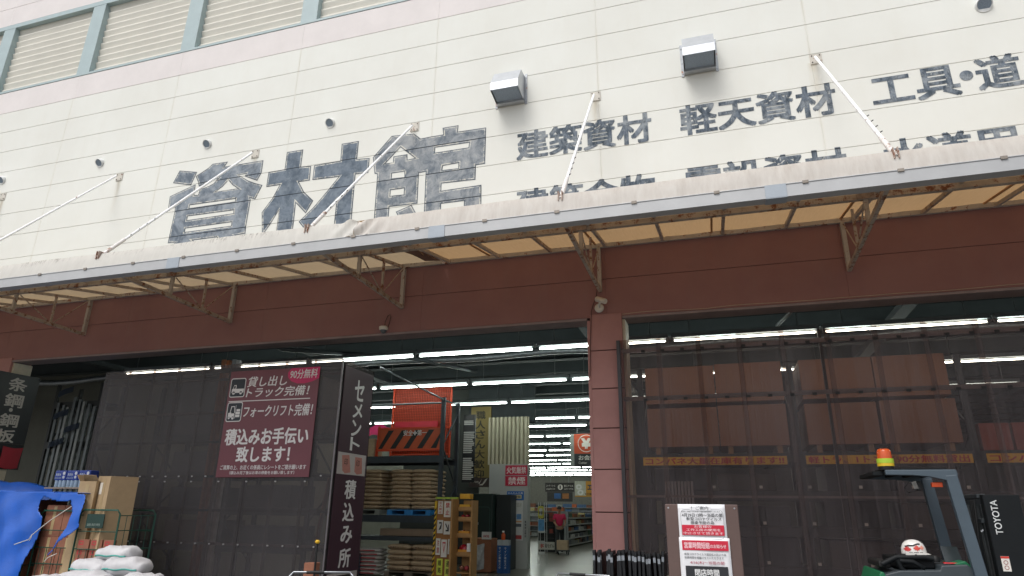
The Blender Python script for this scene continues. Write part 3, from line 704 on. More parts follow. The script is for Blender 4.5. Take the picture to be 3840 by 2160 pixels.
for ch, z0, z1 in (('積', 1.66, 1.98), ('込', 1.30, 1.60), ('み', .95, 1.23), ('所', .57, .87)):
    text(ch, M_TXT, cs, 'lettering', (.33, .70, z0, z1), bold=.026, y=-.008)
bx(.02, .96, -.009, -.006, .22, .50).build('photo_print', M('#b7b0ae', .4, 0, .08, 3, 0), cs)
shape2d([rrect(.15, .75, .25, .46, .04)], [rrect(.2, .5, .29, .42, .02)], M('#2b2527', .6), cs, 'printed_bag', 0, -.0095)
# steel sign at the far left, perpendicular to the wall
js = thing('steel_sign', 'black hanging sign with grey vertical lettering at left edge beside the pillar', 'sign', (-14.27, 9.45, 0), R(90))
bx(0, 1.18, -.012, 0, 2.72, 4.16).build('board', M('#24272a', .5, 0, .12, 2), js)
M_GTXT = M('#b9b5ad', .6, 0, .05, 3, 0)
for ch, z0, z1 in (('条', 3.80, 4.08), ('鋼', 3.46, 3.74), ('鋼', 3.05, 3.32), ('板', 2.735, 3.0)):
    text(ch, M_GTXT, js, 'lettering', (.53, .93, z0, z1), bold=.02, y=-.014)
shape2d([disc(.71, 3.40, .04)], [], M_GTXT, js, 'lettering', 0, -.014)
bx(0.0, 1.18, -.012, 0, 2.2, 2.715).build('lower_board', M('#1f2124', .5, 0, .12, 2), js)
rc = MB().grid(lambda u, vv: (.73 + .43 * u - .02 * vv, -.02 - .02 * math.sin(3 * u + 2 * vv), 2.66 - .42 * vv - .03 * math.sin(3 * u)), 8, 8)
tag(rc.build('red_card', M('#a02433', .6, 0, .1, 3)), 'creased red card hanging below the black vertical sign', 'card').matrix_world = Matrix.Translation((-14.255, 9.45, 0)) @ Matrix.Rotation(R(90), 4, 'Z')
# cameras on the fascia
M_CAM = M('#d4cfc4', .45, 0, .05, 6)
dc = thing('dome_camera', 'small white dome security camera with a looped cable under the maroon fascia', 'security camera', (-5.49, 9.97, 4.50))
MB().lathe([(.075, .05), (.08, .045), (.08, .0), (.065, -.012)], 18).build('camera_base', M_CAM, dc)
MB().lathe([(.06, -.005), (.055, -.03), (.04, -.055), (.018, -.07), (.002, -.073)], 18).build('dome', M('#5a5f63', .15), dc)
MB().tube([(.02, .0, .05), (.03, -.015, .13), (.07, -.01, .24), (.1, .015, .27), (.12, .01, .22), (.105, .0, .1), (.07, .0, .02)], .006, 6).build('cable', M('#3b3230', .7), dc)
MB().box(-.05, .05, -.03, .03, .045, .06).build('mount', M_CAM, dc)
bc = thing('bullet_camera', 'white bullet security camera with round base above the pink pillar', 'security camera', (-1.655, 9.965, 4.585))
MB().lathe([(.075, 0), (.075, .02), (.05, .035)], 20, Matrix.Rotation(R(90), 4, 'X')).build('camera_base', M_CAM, bc)
MB().tube([(0, -.03, 0), (.0, -.08, .03), (.03, -.09, .06)], .018, 8).build('arm', M_CAM, bc)
MB().tube([(-.03, -.07, .14), (-.02, -.08, .13), (.12, -.2, .045), (.135, -.21, .038)], [.03, .045, .045, .04], 14).build('housing', M_CAM, bc)
MB().tube([(-.02, -.03, .32), (-.04, -.012, .2), (-.1, -.01, .05), (-.13, -.01, -.05), (-.16, -.012, -.6), (-.18, -.012, -1.1)], .006, 6).build('cable', M('#4b302e', .7), bc)
wr = []
for i in range(60):
    x = -1.3 + .1 * i; wr.append((x, 9.972, 4.452 + .018 * abs(math.sin(x * 2.1)) + .006 * math.sin(x * 5)))
tag(MB().tube(wr, .004, 5).build('loose_cable', M('#b9ab97', .7)), 'thin pale cable drooping along the fascia edge right of the pillar', 'cable')
# offcuts of timber standing behind the top of the left screen
for k, (x, c, lab) in enumerate(((-9.31, '#a06a45', 'orange-brown timber batten, leftmost of four above the poster screen'), (-9.20, '#a8673c', 'orange-brown timber batten, second of four above the poster screen'), (-9.09, '#9aa0a3', 'grey plank end, third of four above the poster screen'), (-9.005, '#b9bdbf', 'pale grey plank end, last of four above the poster screen'))):
    tag(bx(x - .036, x + .036, 10.52 + .02 * k, 10.6 + .02 * k, .05, 4.29 - .015 * (k % 2)).build('timber_batten', M(c, .7, 0, .2, 9), None, .004, 1), lab, 'timber', 'timber battens over the left screen')

# ================================================================ INSIDE THE STORE
M_RACK = M('#3b434a', .5, .3, .15, 6); M_ORANGE = M('#d3461f', .5, 0, .12, 7); M_KRAFT = M('#b39c80', .75, 0, .14, 9, .3); M_KRAFT2 = M('#b9966c', .75, 0, .12, 7, .3)
def rack(name, label, x0, x1, y0, y1, h, levels, post=.09, mat=M_RACK, mid=()):
    t = thing(name, label, 'rack', ((x0 + x1) / 2, y0, 0)); cx = (x0 + x1) / 2
    for x in (x0, *mid, x1):
        for y in (y0 + post / 2, y1 - post / 2):
            MB().box(x - cx - post / 2, x - cx + post / 2, y - y0 - post / 2, y - y0 + post / 2, .02, h).box(x - cx - .09, x - cx + .09, y - y0 - .08, y - y0 + .08, .004, .02).build('post', mat, t)
        d = (y1 - y0 - post)
        for k in range(int(h / .9)):
            a, b = (post, d) if k % 2 else (d, post)
            MB().bar((x - cx, a, .3 + .9 * k), (x - cx, b, min(h - .05, 1.15 + .9 * k)), .03, .03).build('brace', mat, t)
    for z in levels:
        for y in (.025, y1 - y0 - .025): bx(x0 - cx + post / 2, x1 - cx - post / 2, y - .025, y + .025, z - .16, z).build('beam', mat, t)
        bx(x0 - cx + .05, x1 - cx - .05, .055, y1 - y0 - .055, z - .05, z - .012).build('deck', M('#4d5152', .7, .2, .2, 6), t)
    return t
def bag(name, w, d, h, mat, seed, label, cat, loc, rz=0, group=None, ez=.55, exy=.42):
    r_ = random.Random(seed); p1, p2, p3 = (r_.uniform(0, 6) for _ in range(3))
    def fn(u, vv):
        a, b = 2 * math.pi * u, math.pi * (vv - .5)
        ca, sa, cb, sb = math.cos(a), math.sin(a), math.cos(b), math.sin(b)
        q = lambda c, e: math.copysign(abs(c) ** e, c)
        x = w / 2 * q(ca, exy) * q(cb, .5); y = d / 2 * q(sa, exy) * q(cb, .5); z = h / 2 * q(sb, ez)
        k = 1 - .25 * max(abs(x) / (w / 2), abs(y) / (d / 2)) ** 4
        z = z * k + (.035 + .06 * (ez > .6)) * h * math.sin(x * 22 / max(w, .3) + p1) * math.cos(y * 9 + p2)
        x += .012 * w * math.sin(9 * z / h + p3); return (x, y, z + h / 2)
    mb = MB().grid(fn, 28, 12)
    o = mb.build(name, mat); o.location = loc; o.rotation_euler.z = rz
    tag(o, label, cat, group)
    return o

rk = rack('pallet_rack', 'dark steel pallet rack stacked with cement bags just inside the entrance', -9.3, -6.45, 15.0, 16.05, 4.15, (1.37, 2.745))
for y in (.0,): MB().tube([(-1.35, .045, 4.02), (1.38, .045, 4.02)], .025, 8).build('top_rail', M('#7d8588', .4, .5), rk)
tag(MB().tube([(-6.22, 11.25, 4.13), (-6.45, 15.0, 4.09), (-6.45, 16.0, 4.09)], .022, 8).build('rail_pipe', M('#70797d', .4, .5)), 'grey pipe running back from the cement sign to the cement rack top', 'pipe')
# pallets
def pallet(x, y, z, mat, label, wid=1.14):
    t = thing('pallet', label, 'pallet', (x, y, z), 0, 'pallets on the cement rack')
    for k in range(7): bx(-wid / 2, wid / 2, k * .15, k * .15 + .12, .105, .125).build('top_board', mat, t)
    for sx in (-1, 0, 1):
        w_ = .13 if sx else .22
        bx(sx * (wid / 2 - .065) - w_ / 2, sx * (wid / 2 - .065) + w_ / 2, .003, 1.0, .02, .103).build('block', mat, t)
    bx(-wid / 2, wid / 2, 0, .1, .0, .018).build('bottom_board', mat, t)
    return t
M_BLUEP = M('#2b7fc0', .45, 0, .08, 5); M_GREYP = M('#7d827c', .55, 0, .1, 5)
pallet(-7.23, 15.02, 1.372, M_BLUEP, 'bright blue plastic pallet under wrapped cement bags on the rack')
pallet(-8.57, 15.02, 1.372, M_GREYP, 'grey plastic pallet left of the blue pallet on the rack')
M_PRINT = M('#6b4f3d', .7, 0, .1, 9, 0)
def bag_stack(x, z, cols, layers, where, grp, seed, w=.55, side=True, y=15.03, mat=M_KRAFT, h=.093, prt=True):
    for L_ in range(layers):
        for c_ in range(cols):
            for dpt in range(2 if (side and c_ == cols - 1) else 1):
                r_ = random.Random(seed + L_ * 10 + c_ * 3 + dpt)
                bx_ = x + (c_ - (cols - 1) / 2) * w * 1.01 + r_.uniform(-.018, .018)
                o = bag('cement_bag', w * 1.01, .48, h * 1.12, mat, seed + L_ * 7 + c_ * 31 + dpt, f'brown cement bag in {ORD[L_ + 1]} layer up, {"front " if dpt == 0 else "rear "}{"left" if c_ == 0 else "right" if c_ == cols - 1 else "middle"}, {where}', 'cement bag',
                        (bx_, y + .24 + dpt * .49 + r_.uniform(-.012, .012), z + L_ * h), r_.uniform(-.03, .03), grp)
                if prt and dpt == 0 and L_ % 2 == 0: text('普通セメント', M_PRINT, o, 'print', (-w * .33, w * .28, h * .34, h * .68), bold=.02, y=-.249)
bag_stack(-7.23, 1.50, 2, 10, 'blue pallet', 'cement bags on the blue pallet', 100)
bag_stack(-8.57, 1.50, 2, 10, 'grey pallet', 'cement bags on the grey pallet', 300)
bag_stack(-7.15, .14, 2, 5, 'floor pallet', 'cement bags on the floor pallet', 500, w=.62, h=.115)
pallet(-7.15, 15.02, .008, M('#6e655a', .7, 0, .15, 6), 'worn wooden pallet on the floor under cement bags', 1.24)
M_WBAG = M('#c9c4c0', .5, 0, .1, 7); M_REDP = M('#a8323a', .5)
for L_ in range(7):
    o = bag('plaster_bag', .75, .5, .1, M_WBAG, 700 + L_, f'white and red plaster bag, {ORD[L_ + 1]} from the floor, left of the brown bags', 'bag', (-8.35 + .02 * (L_ % 3), 15.1 + .25, .02 + L_ * .083), .03 * (L_ % 3 - 1), 'white plaster bags in a stack')
    shape2d([rrect(-.3, .28, .035, .06, .01)], [], M_REDP, o, 'print', 0, -.262)
tag(bx(-8.12, -6.72, 15.35, 15.6, .9, 1.06).build('long_carton', M('#b8a58c', .7, 0, .08, 5), None, .004), 'long pale carton lying on the dark ledge under the rack beam', 'carton')
tag(bx(-9.2, -6.52, 15.06, 15.98, .80, .89).build('ledge_board', M('#3a4147', .6, 0, .15, 5)), 'dark board ledge carrying the long pale carton', 'shelf')
tag(bx(-8.9, -8.45, 15.0, 15.4, .0 + .004, .5).build('dark_bin', M('#1f2f45', .5, 0, .1, 5), None, .01), 'dark blue plastic bin on the floor left of the plaster bags', 'bin')
# pink roll and brown carton on the upper beam
pk = MB().grid(lambda u, vv: (-8.88 + .72 * u, 15.25 + .3 * math.sin(math.pi * vv), 3.27 + .32 * math.cos(math.pi * (vv - .5)) * (1 - .25 * abs(u - .5)) - .04 * math.sin(8 * u)), 12, 10)
tag(pk.build('pink_cover', M('#c2185f', .6, 0, .1, 4)), 'bright pink cover bunched on the top shelf beside the orange barrier', 'cover')
tag(bx(-8.95, -8.35, 15.15, 15.6, 2.75, 3.2).build('carton', M_KRAFT, None, .006), 'small brown carton under the pink cover on the top shelf', 'carton')
# orange safety barrier
ob = thing('safety_barrier', 'orange steel safety barrier with black diagonal stripes on top of the cement rack', 'barrier', (-7.35, 15.2, 2.75))
for x in (-.82, .82): MB().tube([(x, .5, 0), (x, .5, 1.86)], .03, 8).build('post', M_ORANGE, ob)
for z in (1.84, .08, .75): MB().tube([(-.82, .5, z), (.82, .5, z)], .022, 8).build('rail', M_ORANGE, ob)
def wire_mesh():
    mb = MB()
    for i in range(34):
        x = -.8 + 1.6 * i / 33
        mb.bar((x, .5, .1), (x, .5, 1.84), .006, .006)
    for i in range(26): mb.bar((-.81, .503, .12 + .068 * i), (.81, .503, .12 + .068 * i), .006, .006)
    return mb
wire_mesh().build('wire_mesh', M_ORANGE, ob)
bx(-.80, .80, .53, .54, .08, 1.80).build('backing_sheet', M('#8f3621', .6, 0, .1, 4), ob)
for x in (-.95, .86): MB().bar((x, .0, 0), (x + .04, .0, .75), .05, .05).build('foot_post', M_ORANGE, ob)
MB().box(-.93, .88, -.02, .0, .16, .68).build('striped_board', M('#c4552b', .45, 0, .08, 5), ob)
for z in (.15, .69): MB().bar((-.94, -.015, z), (.9, -.015, z), .04, .04).build('rail', M_ORANGE, ob)
st = []
for i in range(5):
    x = -.82 + .37 * i; st.append([(x - .12, .19), (x + .03, .19), (x + .33, .64), (x + .18, .64)])
st = [[(min(max(a, -.9), .85), b) for a, b in q] for q in st]
shape2d(st, [], M('#20211f', .5), ob, 'black_stripes', 0, -.023)
text('安全✚第一', M('#d7d3cc', .5), ob, 'lettering', (-.22, .42, .50, .64), bold=.02, y=-.027)
tag(MB().box(-8.05, -6.85, 15.62, 15.66, 3.5, 3.66).build('red_strip', M('#c2273a', .4, 0, .1, 4)), 'red strip sheet lying across the orange barrier mesh', 'sheet')

# board of fine print, yellow banner, ribbed wall, white column
fp = thing('notice_board', 'narrow black notice board with white printed lines beside the cement rack', 'notice board', (-6.19, 15.75, 2.15))
bx(0, .33, 0, .02, 0, 1.66).build('board', M('#26282a', .25, 0, .1, 3), fp)
mb = MB()
for z in [1.5, 1.46, 1.42] + [1.22 - .045 * i for i in range(12)] + [.58 - .045 * i for i in range(12)]: mb.box(.02, .02 + rnd.uniform(.22, .29), -.003, -.001, z - .016, z + .010)
mb.build('printed_lines', M('#b9bab6', .4), fp)
yb = thing('yellow_banner', 'tall mustard yellow banner with black vertical lettering behind the cement rack', 'banner', (-7.20, 18.95, 2.15))
bx(0, .64, 0, .03, 0, 2.35).build('cloth', M('#807140', .7, 0, .08, 3), yb)
for i, ch in enumerate('職人さん大歓迎'): text(ch, M('#2a2820', .7), yb, 'lettering', (.15, .47, 1.98 - .29 * i, 2.23 - .29 * i), bold=.02, y=-.003)
bx(0, .64, -.005, -.001, 0, .27).build('dark_foot', M('#3b2d2b', .6), yb)
shape2d([[(.3, .06), (.42, .1), (.5, .22), (.58, .25), (.5, .13), (.42, .05)], [(.2, .08), (.3, .1), (.4, .24), (.33, .1)]], [], M('#b9b3a8', .6), yb, 'wing_mark', 0, -.007)
text('Pros', M('#a9a39a', .6), yb, 'lettering', (.05, .3, .12, .2), bold=.01, y=-.008)
rb_ = MB(); xs_ = []
pts = []
n = 10
for i in range(n): 
    x = -6.55 + 1.25 * i / n; pts += [(x, 18.72), (x + .06, 18.72), (x + .075, 18.80), (x + .115, 18.80)]
vs = [(x, y, z) for x, y in pts for z in (2.77, 4.14)]
rb_.add(vs, [(2 * i, 2 * i + 2, 2 * i + 3, 2 * i + 1) for i in range(len(pts) - 1)])
tag(rb_.build('ribbed_panel', M('#b5b09a', .6, 0, .06, 2), None, 0, 1, .01), 'cream ribbed wall panel above the white column', 'wall panel')
tag(bx(-7.3, -5.2, 18.98, 19.15, 4.0, 5.1).build('dark_bulkhead', M('#2d3436', .8)), 'dark bulkhead above the cream ribbed panel', 'bulkhead')
tag(bx(-9.5, -7.0, 19.2, 19.3, .004, 5.1).build('partition_wall', M('#3c403d', .8, 0, .1, 2)), 'dark partition wall behind the cement rack and yellow banner', 'wall')
wc = thing('white_column', 'white boxed column with red no-smoking signs and a blue poster', 'column', (-6.46, 18.62, 0))
bx(0, 1.15, 0, .3, .004, 2.78).build('column_body', M('#a9aba8', .6, 0, .05, 3), wc)
M_SR = M('#c02a48', .45, 0, .04, 3)
bx(.49, 1.148, -.008, -.002, 2.465, 2.74).build('red_sign', M_SR, wc); bx(.49, 1.148, -.008, -.002, 2.175, 2.445).build('red_sign', M_SR, wc)
text('火気厳禁', M('#e7d9da', .5), wc, 'lettering', (.53, 1.11, 2.51, 2.70), bold=.016, y=-.010)
text('禁煙', M('#e7d9da', .5), wc, 'lettering', (.57, 1.09, 2.21, 2.42), bold=.016, y=-.010)
bx(.55, 1.05, -.008, -.002, 1.79, 2.03).build('blue_poster', M('#2464ad', .45, 0, .04, 3), wc)
text('かんたん工具', M_TXT, wc, 'lettering', (.58, 1.02, 1.95, 2.0), bold=.01, y=-.010); bx(.58, .98, -.010, -.0085, 1.83, 1.93).build('poster_patch', M('#cdbf8a', .5), wc)
text('宅配登録', M('#22344f', .5), wc, 'lettering', (.60, .96, 1.845, 1.915), bold=.014, y=-.012)
bx(.62, 1.02, -.008, -.002, .72, 1.77).build('paper_poster', M('#c9cac7', .5, 0, .04, 3), wc)
for (a, b, c_, d, cc) in ((.66, .98, 1.60, 1.72, '#b7b7b0'), (.7, .8, 1.3, 1.5, '#c79a78'), (.84, .98, 1.28, 1.42, '#5f8fc0'), (.65, .99, 1.20, 1.23, '#c98a4a'), (.66, .98, 1.08, 1.16, '#5a5f66'), (.7, .82, .95, 1.05, '#b05a3a'), (.65, .99, .76, .86, '#b54a4a')):
    shape2d([rrect(a, b, c_, d, .012)], [], M(cc, .6, 0, .25, 14, 0), wc, 'poster_picture', 0, -.010)
for i, ch in enumerate('警察官立寄所'): text(ch, M('#2a2a2c', .6), wc, 'lettering', (1.075, 1.125, 1.18 - .075 * i, 1.24 - .075 * i), bold=.01, y=-.006)

# dark green machine cabinets, cartons and blue boxes before the column
gc = thing('machine_cabinet', 'dark green machine cabinet with a rounded door outline behind the brown carton', 'cabinet', (-6.69, 17.75, 0))
bx(0, .64, 0, .7, .01, 1.94).build('cabinet_body', M('#23322f', .4, 0, .1, 4), gc, .015)
shape2d([rrect(.06, .58, .55, 1.6, .08)], [rrect(.075, .565, .565, 1.585, .07)], M('#3c5a50', .4), gc, 'door_outline', 0, -.006)
shape2d([rrect(.1, .25, 1.13, 1.2, .01)], [], M('#b3b8b5', .5), gc, 'label_plate', 0, -.006)
g2 = thing('machine_cabinet', 'plain dark cabinet between the green cabinet and white column', 'cabinet', (-6.03, 18.0, 0))
bx(0, .43, 0, .5, .01, 1.92).build('cabinet_body', M('#262d2e', .4, 0, .1, 4), g2, .012); bx(.02, .03, -.008, -.001, .1, 1.85).build('door_gap', M_BLACK, g2)
cb = thing('carton', 'open brown carton with a clear plastic bag hanging on its front', 'carton', (-6.44, 17.0, 0))
MB().box(0, .63, .0, .5, .02, .82).build('box_body', M('#8d5c42', .7, 0, .12, 6), cb, .006)
pbg = MB().grid(lambda u, vv: (.02 + .44 * u, -.03 - .05 * math.sin(math.pi * u) * math.sin(math.pi * vv) - .015 * math.sin(17 * u + 9 * vv), .68 - .6 * vv + .02 * math.sin(8 * u)), 16, 18)
pbg.build('plastic_bag', M('#a9abac', .25, 0, .2, 8, .4), cb)
bx(.38, .64, -.02, -.01, .80, .98).build('price_card', M('#c9c9c4', .5), cb); text('¥498', M('#a43a3a', .5), cb, 'lettering', (.42, .58, .84, .91), bold=.015, y=-.023)
sb = MB(); 
for k in range(2):
    o = thing('blue_carton', f'tall narrow blue carton with white lettering, {("left", "right")[k]} of the pair by the column', 'carton', (-5.66 + .15 * k, 17.05, 0), 0, 'pair of blue cartons')
    bx(.003, .145, 0, .2, .006, .66).build('box_body', M('#1d4f8a', .5, 0, .06, 5), o); bx(.003, .145, .0, .2, .662, .79).build('box_top', M('#aab2b5', .5), o)
    for i, ch in enumerate('サイン看板スタンド'[:7]): text(ch, M('#cfd6db', .5), o, 'lettering', (.045, .1, .56 - .075 * i, .62 - .075 * i), bold=.01, y=-.003)
sp = thing('spray_bottle', 'orange spray bottle with white nozzle on top of the blue cartons', 'bottle', (-5.52, 17.12, .792))
MB().lathe([(.045, 0), (.05, .01), (.05, .13), (.02, .16), (.02, .18)], 14).build('bottle_body', M('#c4501f', .4), sp); MB().box(-.015, .015, -.05, .03, .18, .215).build('nozzle', M_WHITE, sp)

# wooden display stand with safety signs and tail lamps
M_PINE = M('#a57d4c', .6, 0, .12, 3, .2, stretch=(6, 6, .7))
ws = thing('display_stand', 'pine display stand with hazard striped edge, safety signs and shelf bays, inside entrance', 'display stand', (-5.84, 13.5, 0))
bx(0, .47, .02, .05, .02, 1.70).build('peg_panel', M('#9c6c3c', .6, 0, .12, 3), ws); bx(.44, .475, -.3, .06, .0 + .006, 1.72).build('side_board', M_PINE, ws); bx(.77, .80, -.0, .35, .006, 1.70).build('side_board', M_PINE, ws); bx(.475, .77, .33, .35, .006, 1.70).build('back_board', M_PINE, ws)
bx(-.02, .475, -.05, .06, 1.72, 1.76).build('green_cap', M('#93a83f', .5), ws)
for z in (1.50, 1.30, .98, .62, .30, .05): bx(.478, .768, .02, .328, z - .02, z).build('shelf_board', M_PINE, ws); 
for z in (1.50, 1.30, .98, .62): bx(.478, .768, .0, .018, z - .0, z + .07).build('shelf_lip', M_PINE, ws)
bx(-.045, .0, -.02, .03, .006, 1.68).build('edge_post', M('#d2ab2f', .5), ws)
shape2d([[(-.044, .05 + .1 * i), (-.001, .1 + .1 * i), (-.001, .15 + .1 * i), (-.044, .10 + .1 * i)] for i in range(15)], [], M_BLACK, ws, 'hazard_stripes', 0, -.023)
for i, (a, b, c_, d, bg, tx, fg) in enumerate(((.03, .14, 1.42, 1.68, '#cfc9be', '立入禁止', '#b03a36'), (.17, .33, 1.36, 1.68, '#d9d3c8', '禁止', '#b3332f'), (.03, .16, 1.04, 1.30, '#c9c6be', '↗', '#2a2a2c'), (.18, .33, 1.02, 1.28, '#d3cfc6', '↘', '#2a2a2c'), (.02, .12, .62, .94, '#d1cdc4', '注意', '#a33d38'), (.14, .27, .58, .92, '#d6d2c9', '▽', '#b02d35'), (.29, .42, .64, .93, '#cfcbc3', '頭上', '#3a3a3c'), (.06, .19, .24, .55, '#c7d14a', '順路', '#3a3f1f'), (.24, .37, .22, .54, '#c9d35a', '通路', '#3a3f1f'))):
    o = thing('safety_sign', f'{ORD[i + 1]} hanging safety sign on the pine stand, {("white", "yellow-green")[i > 6]} with {("dark", "red")[fg in ("#b03a36", "#b3332f", "#a33d38", "#b02d35")]} marking', 'sign', (-5.84, 13.5, 0), 0, 'safety signs on the pine stand')
    bx(a, b, -.012 - .002 * i, -.008 - .002 * i, c_, d).build('plate', M(bg, .5, 0, .05, 5, 0), o); n_ = len(tx)
    for k, ch in enumerate(tx):
        h_ = (d - c_) / (n_ + .3); text(ch, M(fg, .5), o, 'lettering', (a + (b - a) * .22, b - (b - a) * .22, d - h_ * (k + 1), d - h_ * (k + .15) - .01), bold=.02, y=-.014 - .002 * i)
for i, (x, z, r_, cc, kind) in enumerate(((.60, .73, .105, '#9b1624', 'large round red tail lamp'), (.56, 1.37, .045, '#a32a33', 'small red reflector'), (.66, 1.375, .05, '#8d2b30', 'dark red reflector'), (.58, 1.06, .05, '#b03a2d', 'orange-red reflector'), (.68, 1.05, .045, '#7e2a2e', 'maroon reflector'), (.56, .38, .05, '#8a5c4a', 'brown reflector'), (.67, .38, .05, '#a3474a', 'pale red reflector'))):
    o = thing('tail_lamp', f'{kind} on a shelf bay of the pine stand', 'lamp', (-5.84 + x, 13.62, z), 0, 'lamps on the pine stand shelves')
    MB().lathe([(r_, 0), (r_ * .95, .03), (r_ * .6, .06), (.002, .07)], 16, Matrix.Rotation(R(90), 4, 'X')).build('lens', M(cc, .2, 0, .1, 9, 0), o); MB().lathe([(r_ * 1.05, -.02), (r_ * 1.05, .004)], 16, Matrix.Rotation(R(90), 4, 'X')).build('rim', M('#3a3a3a', .5), o)
tag(MB().box(-5.33, -5.10, 13.5, 13.7, 1.725, 1.83).build('yellow_case', M('#d19a23', .45, 0, .1, 5), None, .01), 'yellow plastic case on top of the pine stand shelves', 'case')
for i, (z, cc) in enumerate(((1.53, '#c99a2c'), (1.01, '#c98b2d'), (.65, '#d2902f'))):
    tag(bx(-5.34, -5.1, 13.51, 13.6, z + .0, z + .085).build('yellow_tray', M(cc, .5, 0, .1, 6), None, .006), f'yellow-orange tray on the {("upper", "middle", "lower")[i]} shelf of the pine stand', 'tray', 'yellow trays on the pine stand')
tag(bx(-5.12, -5.05, 13.45, 13.49, .70, .86).build('price_card', M('#d0d0cc', .5)), 'white price card beside the large red tail lamp', 'price card')

# hanging cashier sign
ys = thing('cashier_sign', 'hanging orange and black box sign with a white yen symbol in a ring', 'sign', (-5.08, 24.0, 3.06))
bx(0, .95, 0, .2, .43, 1.13).build('orange_face', M('#b8451d', .45, 0, .06, 3), ys); bx(0, .95, 0, .2, 0, .428).build('black_face', M('#262a2d', .45, 0, .08, 3), ys)
bx(-.16, -.002, .02, .2, .0, 1.13).build('side_face', M('#8c918c', .5, 0, .1, 3), ys)
M_CW = M('#d9d4cc', .5)
shape2d([disc(.45, .79, .31, .31, 40)], [disc(.45, .79, .285, .285, 40)], M_CW, ys, 'ring', 0, -.004)
text('¥', M_CW, ys, 'lettering', (.27, .63, .60, .98), bold=.05, y=-.004); text('お会計', M_CW, ys, 'lettering', (.16, .78, .20, .37), bold=.016, y=-.004); text('Cashier', M_CW, ys, 'lettering', (.16, .46, .07, .15), bold=.006, y=-.004)
MB().tube([(.1, .1, 1.13), (.1, .1, 2.2)], .012, 6).tube([(.85, .1, 1.13), (.85, .1, 2.2)], .012, 6).build('hanger', M_STEEL, ys)
# aisle sign and yellow air-tool banner
ai = thing('aisle_sign', 'black hanging aisle sign with number one in a white disc', 'sign', (-9.26, 36.0, 2.0))
bx(0, 1.6, 0, .06, .5, .97).build('board', M('#2a2322', .5, 0, .08, 3), ai); bx(.1, 1.5, .02, .05, 0, .49).build('lower_board', M('#33302f', .5, 0, .3, 8), ai)
shape2d([disc(.84, .74, .14)], [], M_CW, ai, 'disc', 0, -.004); text('1', M('#2a2322', .5), ai, 'lettering', (.80, .87, .65, .83), bold=.03, y=-.008)
for xa, s_, zz in ((.06, 'コード・リール', .76), (.06, 'コルポイント', .60), (1.05, '鉄工ドリル', .76), (1.05, 'コンクリートドリル', .60)): text(s_, M_CW, ai, 'lettering', (xa, xa + .5, zz, zz + .1), bold=.014, y=-.004)
MB().tube([(.3, .03, .97), (.3, .03, 3.1)], .012, 6).tube([(1.3, .03, .97), (1.3, .03, 3.1)], .012, 6).build('hanger', M_STEEL, ai)
for xa, cc in ((.5, '#2f5f96'), (.95, '#a36a35')): bx(xa, xa + .35, .0, .018, .15, .42).build('picture_patch', M(cc, .5, 0, .3, 9), ai)
ab = thing('air_tool_banner', 'yellow hanging banner with navy lettering and a hose coil picture', 'banner', (-7.62, 36.0, 2.25))
bx(0, 1.75, 0, .05, 0, .80).build('board', M('#c48a1e', .5, 0, .06, 3), ab); bx(.0, .6, -.006, -.001, .06, .8).build('picture_field', M('#b9b9a8', .5), ab)
for zc, xx in ((.5, .22), (.22, .3)): shape2d([disc(xx, zc, .17, .14)], [disc(xx, zc, .07, .055)], M('#d8d8d4', .4, 0, .1, 9), ab, 'coil_picture', 0, -.010)
text('エアー', M('#1e2c4c', .5), ab, 'lettering', (.68, 1.5, .33, .63), bold=.04, y=-.010); text('釘打機 カッター', M('#2c2a26', .5), ab, 'lettering', (.55, 1.4, .08, .2), bold=.01, y=-.010)
# gondolas with goods
goods = ['#8d8f8c', '#a23a34', '#3f5f86', '#b7a873', '#5a5d5c', '#c4c4be', '#7c4a36', '#44604b', '#b05a30', '#2f3136', '#998a78', '#6d7076']
def gondola(x, y0, y1, label, h=1.5, face=1, tiers=5):
    t = thing('shelf_gondola', label, 'store shelf', (x, y0, 0))
    bx(-.03, .03, 0, y1 - y0, .01, h).build('back_panel', M('#8d9090', .6), t)
    for k in range(tiers):
        z = .12 + k * (h - .1) / tiers; bx(.032, .45, 0, y1 - y0, z - .03, z).build('shelf_board', M('#a5a7a5', .5), t)
        bx(.452, .462, 0, y1 - y0, z - .045, z + .01).build('price_rail', M('#c0c1bd', .5), t)
    bx(.032, .47, -.03, -.002, .01, h).build('end_panel', M('#7a7d7d', .6), t)
    return t
gondola(-7.1, 29.8, 44.0, 'long low grey store shelf of small goods receding down the aisle')
r_ = random.Random(5); protoB = {}
for k in range(5):
    y = 29.9
    while y < 42.5:
        w_, h_ = r_.uniform(.3, .8), r_.uniform(.12, .22); z = .122 + k * .28; cc = r_.choice(goods)
        key = (cc, round(w_, 1), round(h_, 2))
        if key not in protoB:
            o = bx(0, .3, 0, round(w_, 1) - .03, 0, round(h_, 2)).build('goods_box', M(cc, .5, 0, .4, 14, 0), None, .004, 1); protoB[key] = o
        else: o = protoB[key].copy(); COL.objects.link(o)
        o.location = (-7.05 + r_.uniform(.02, .1), y, z); tag(o, 'small packaged goods lined up on the long aisle shelf', 'product', 'small goods on the long aisle shelf'); y += round(w_, 1) + .02
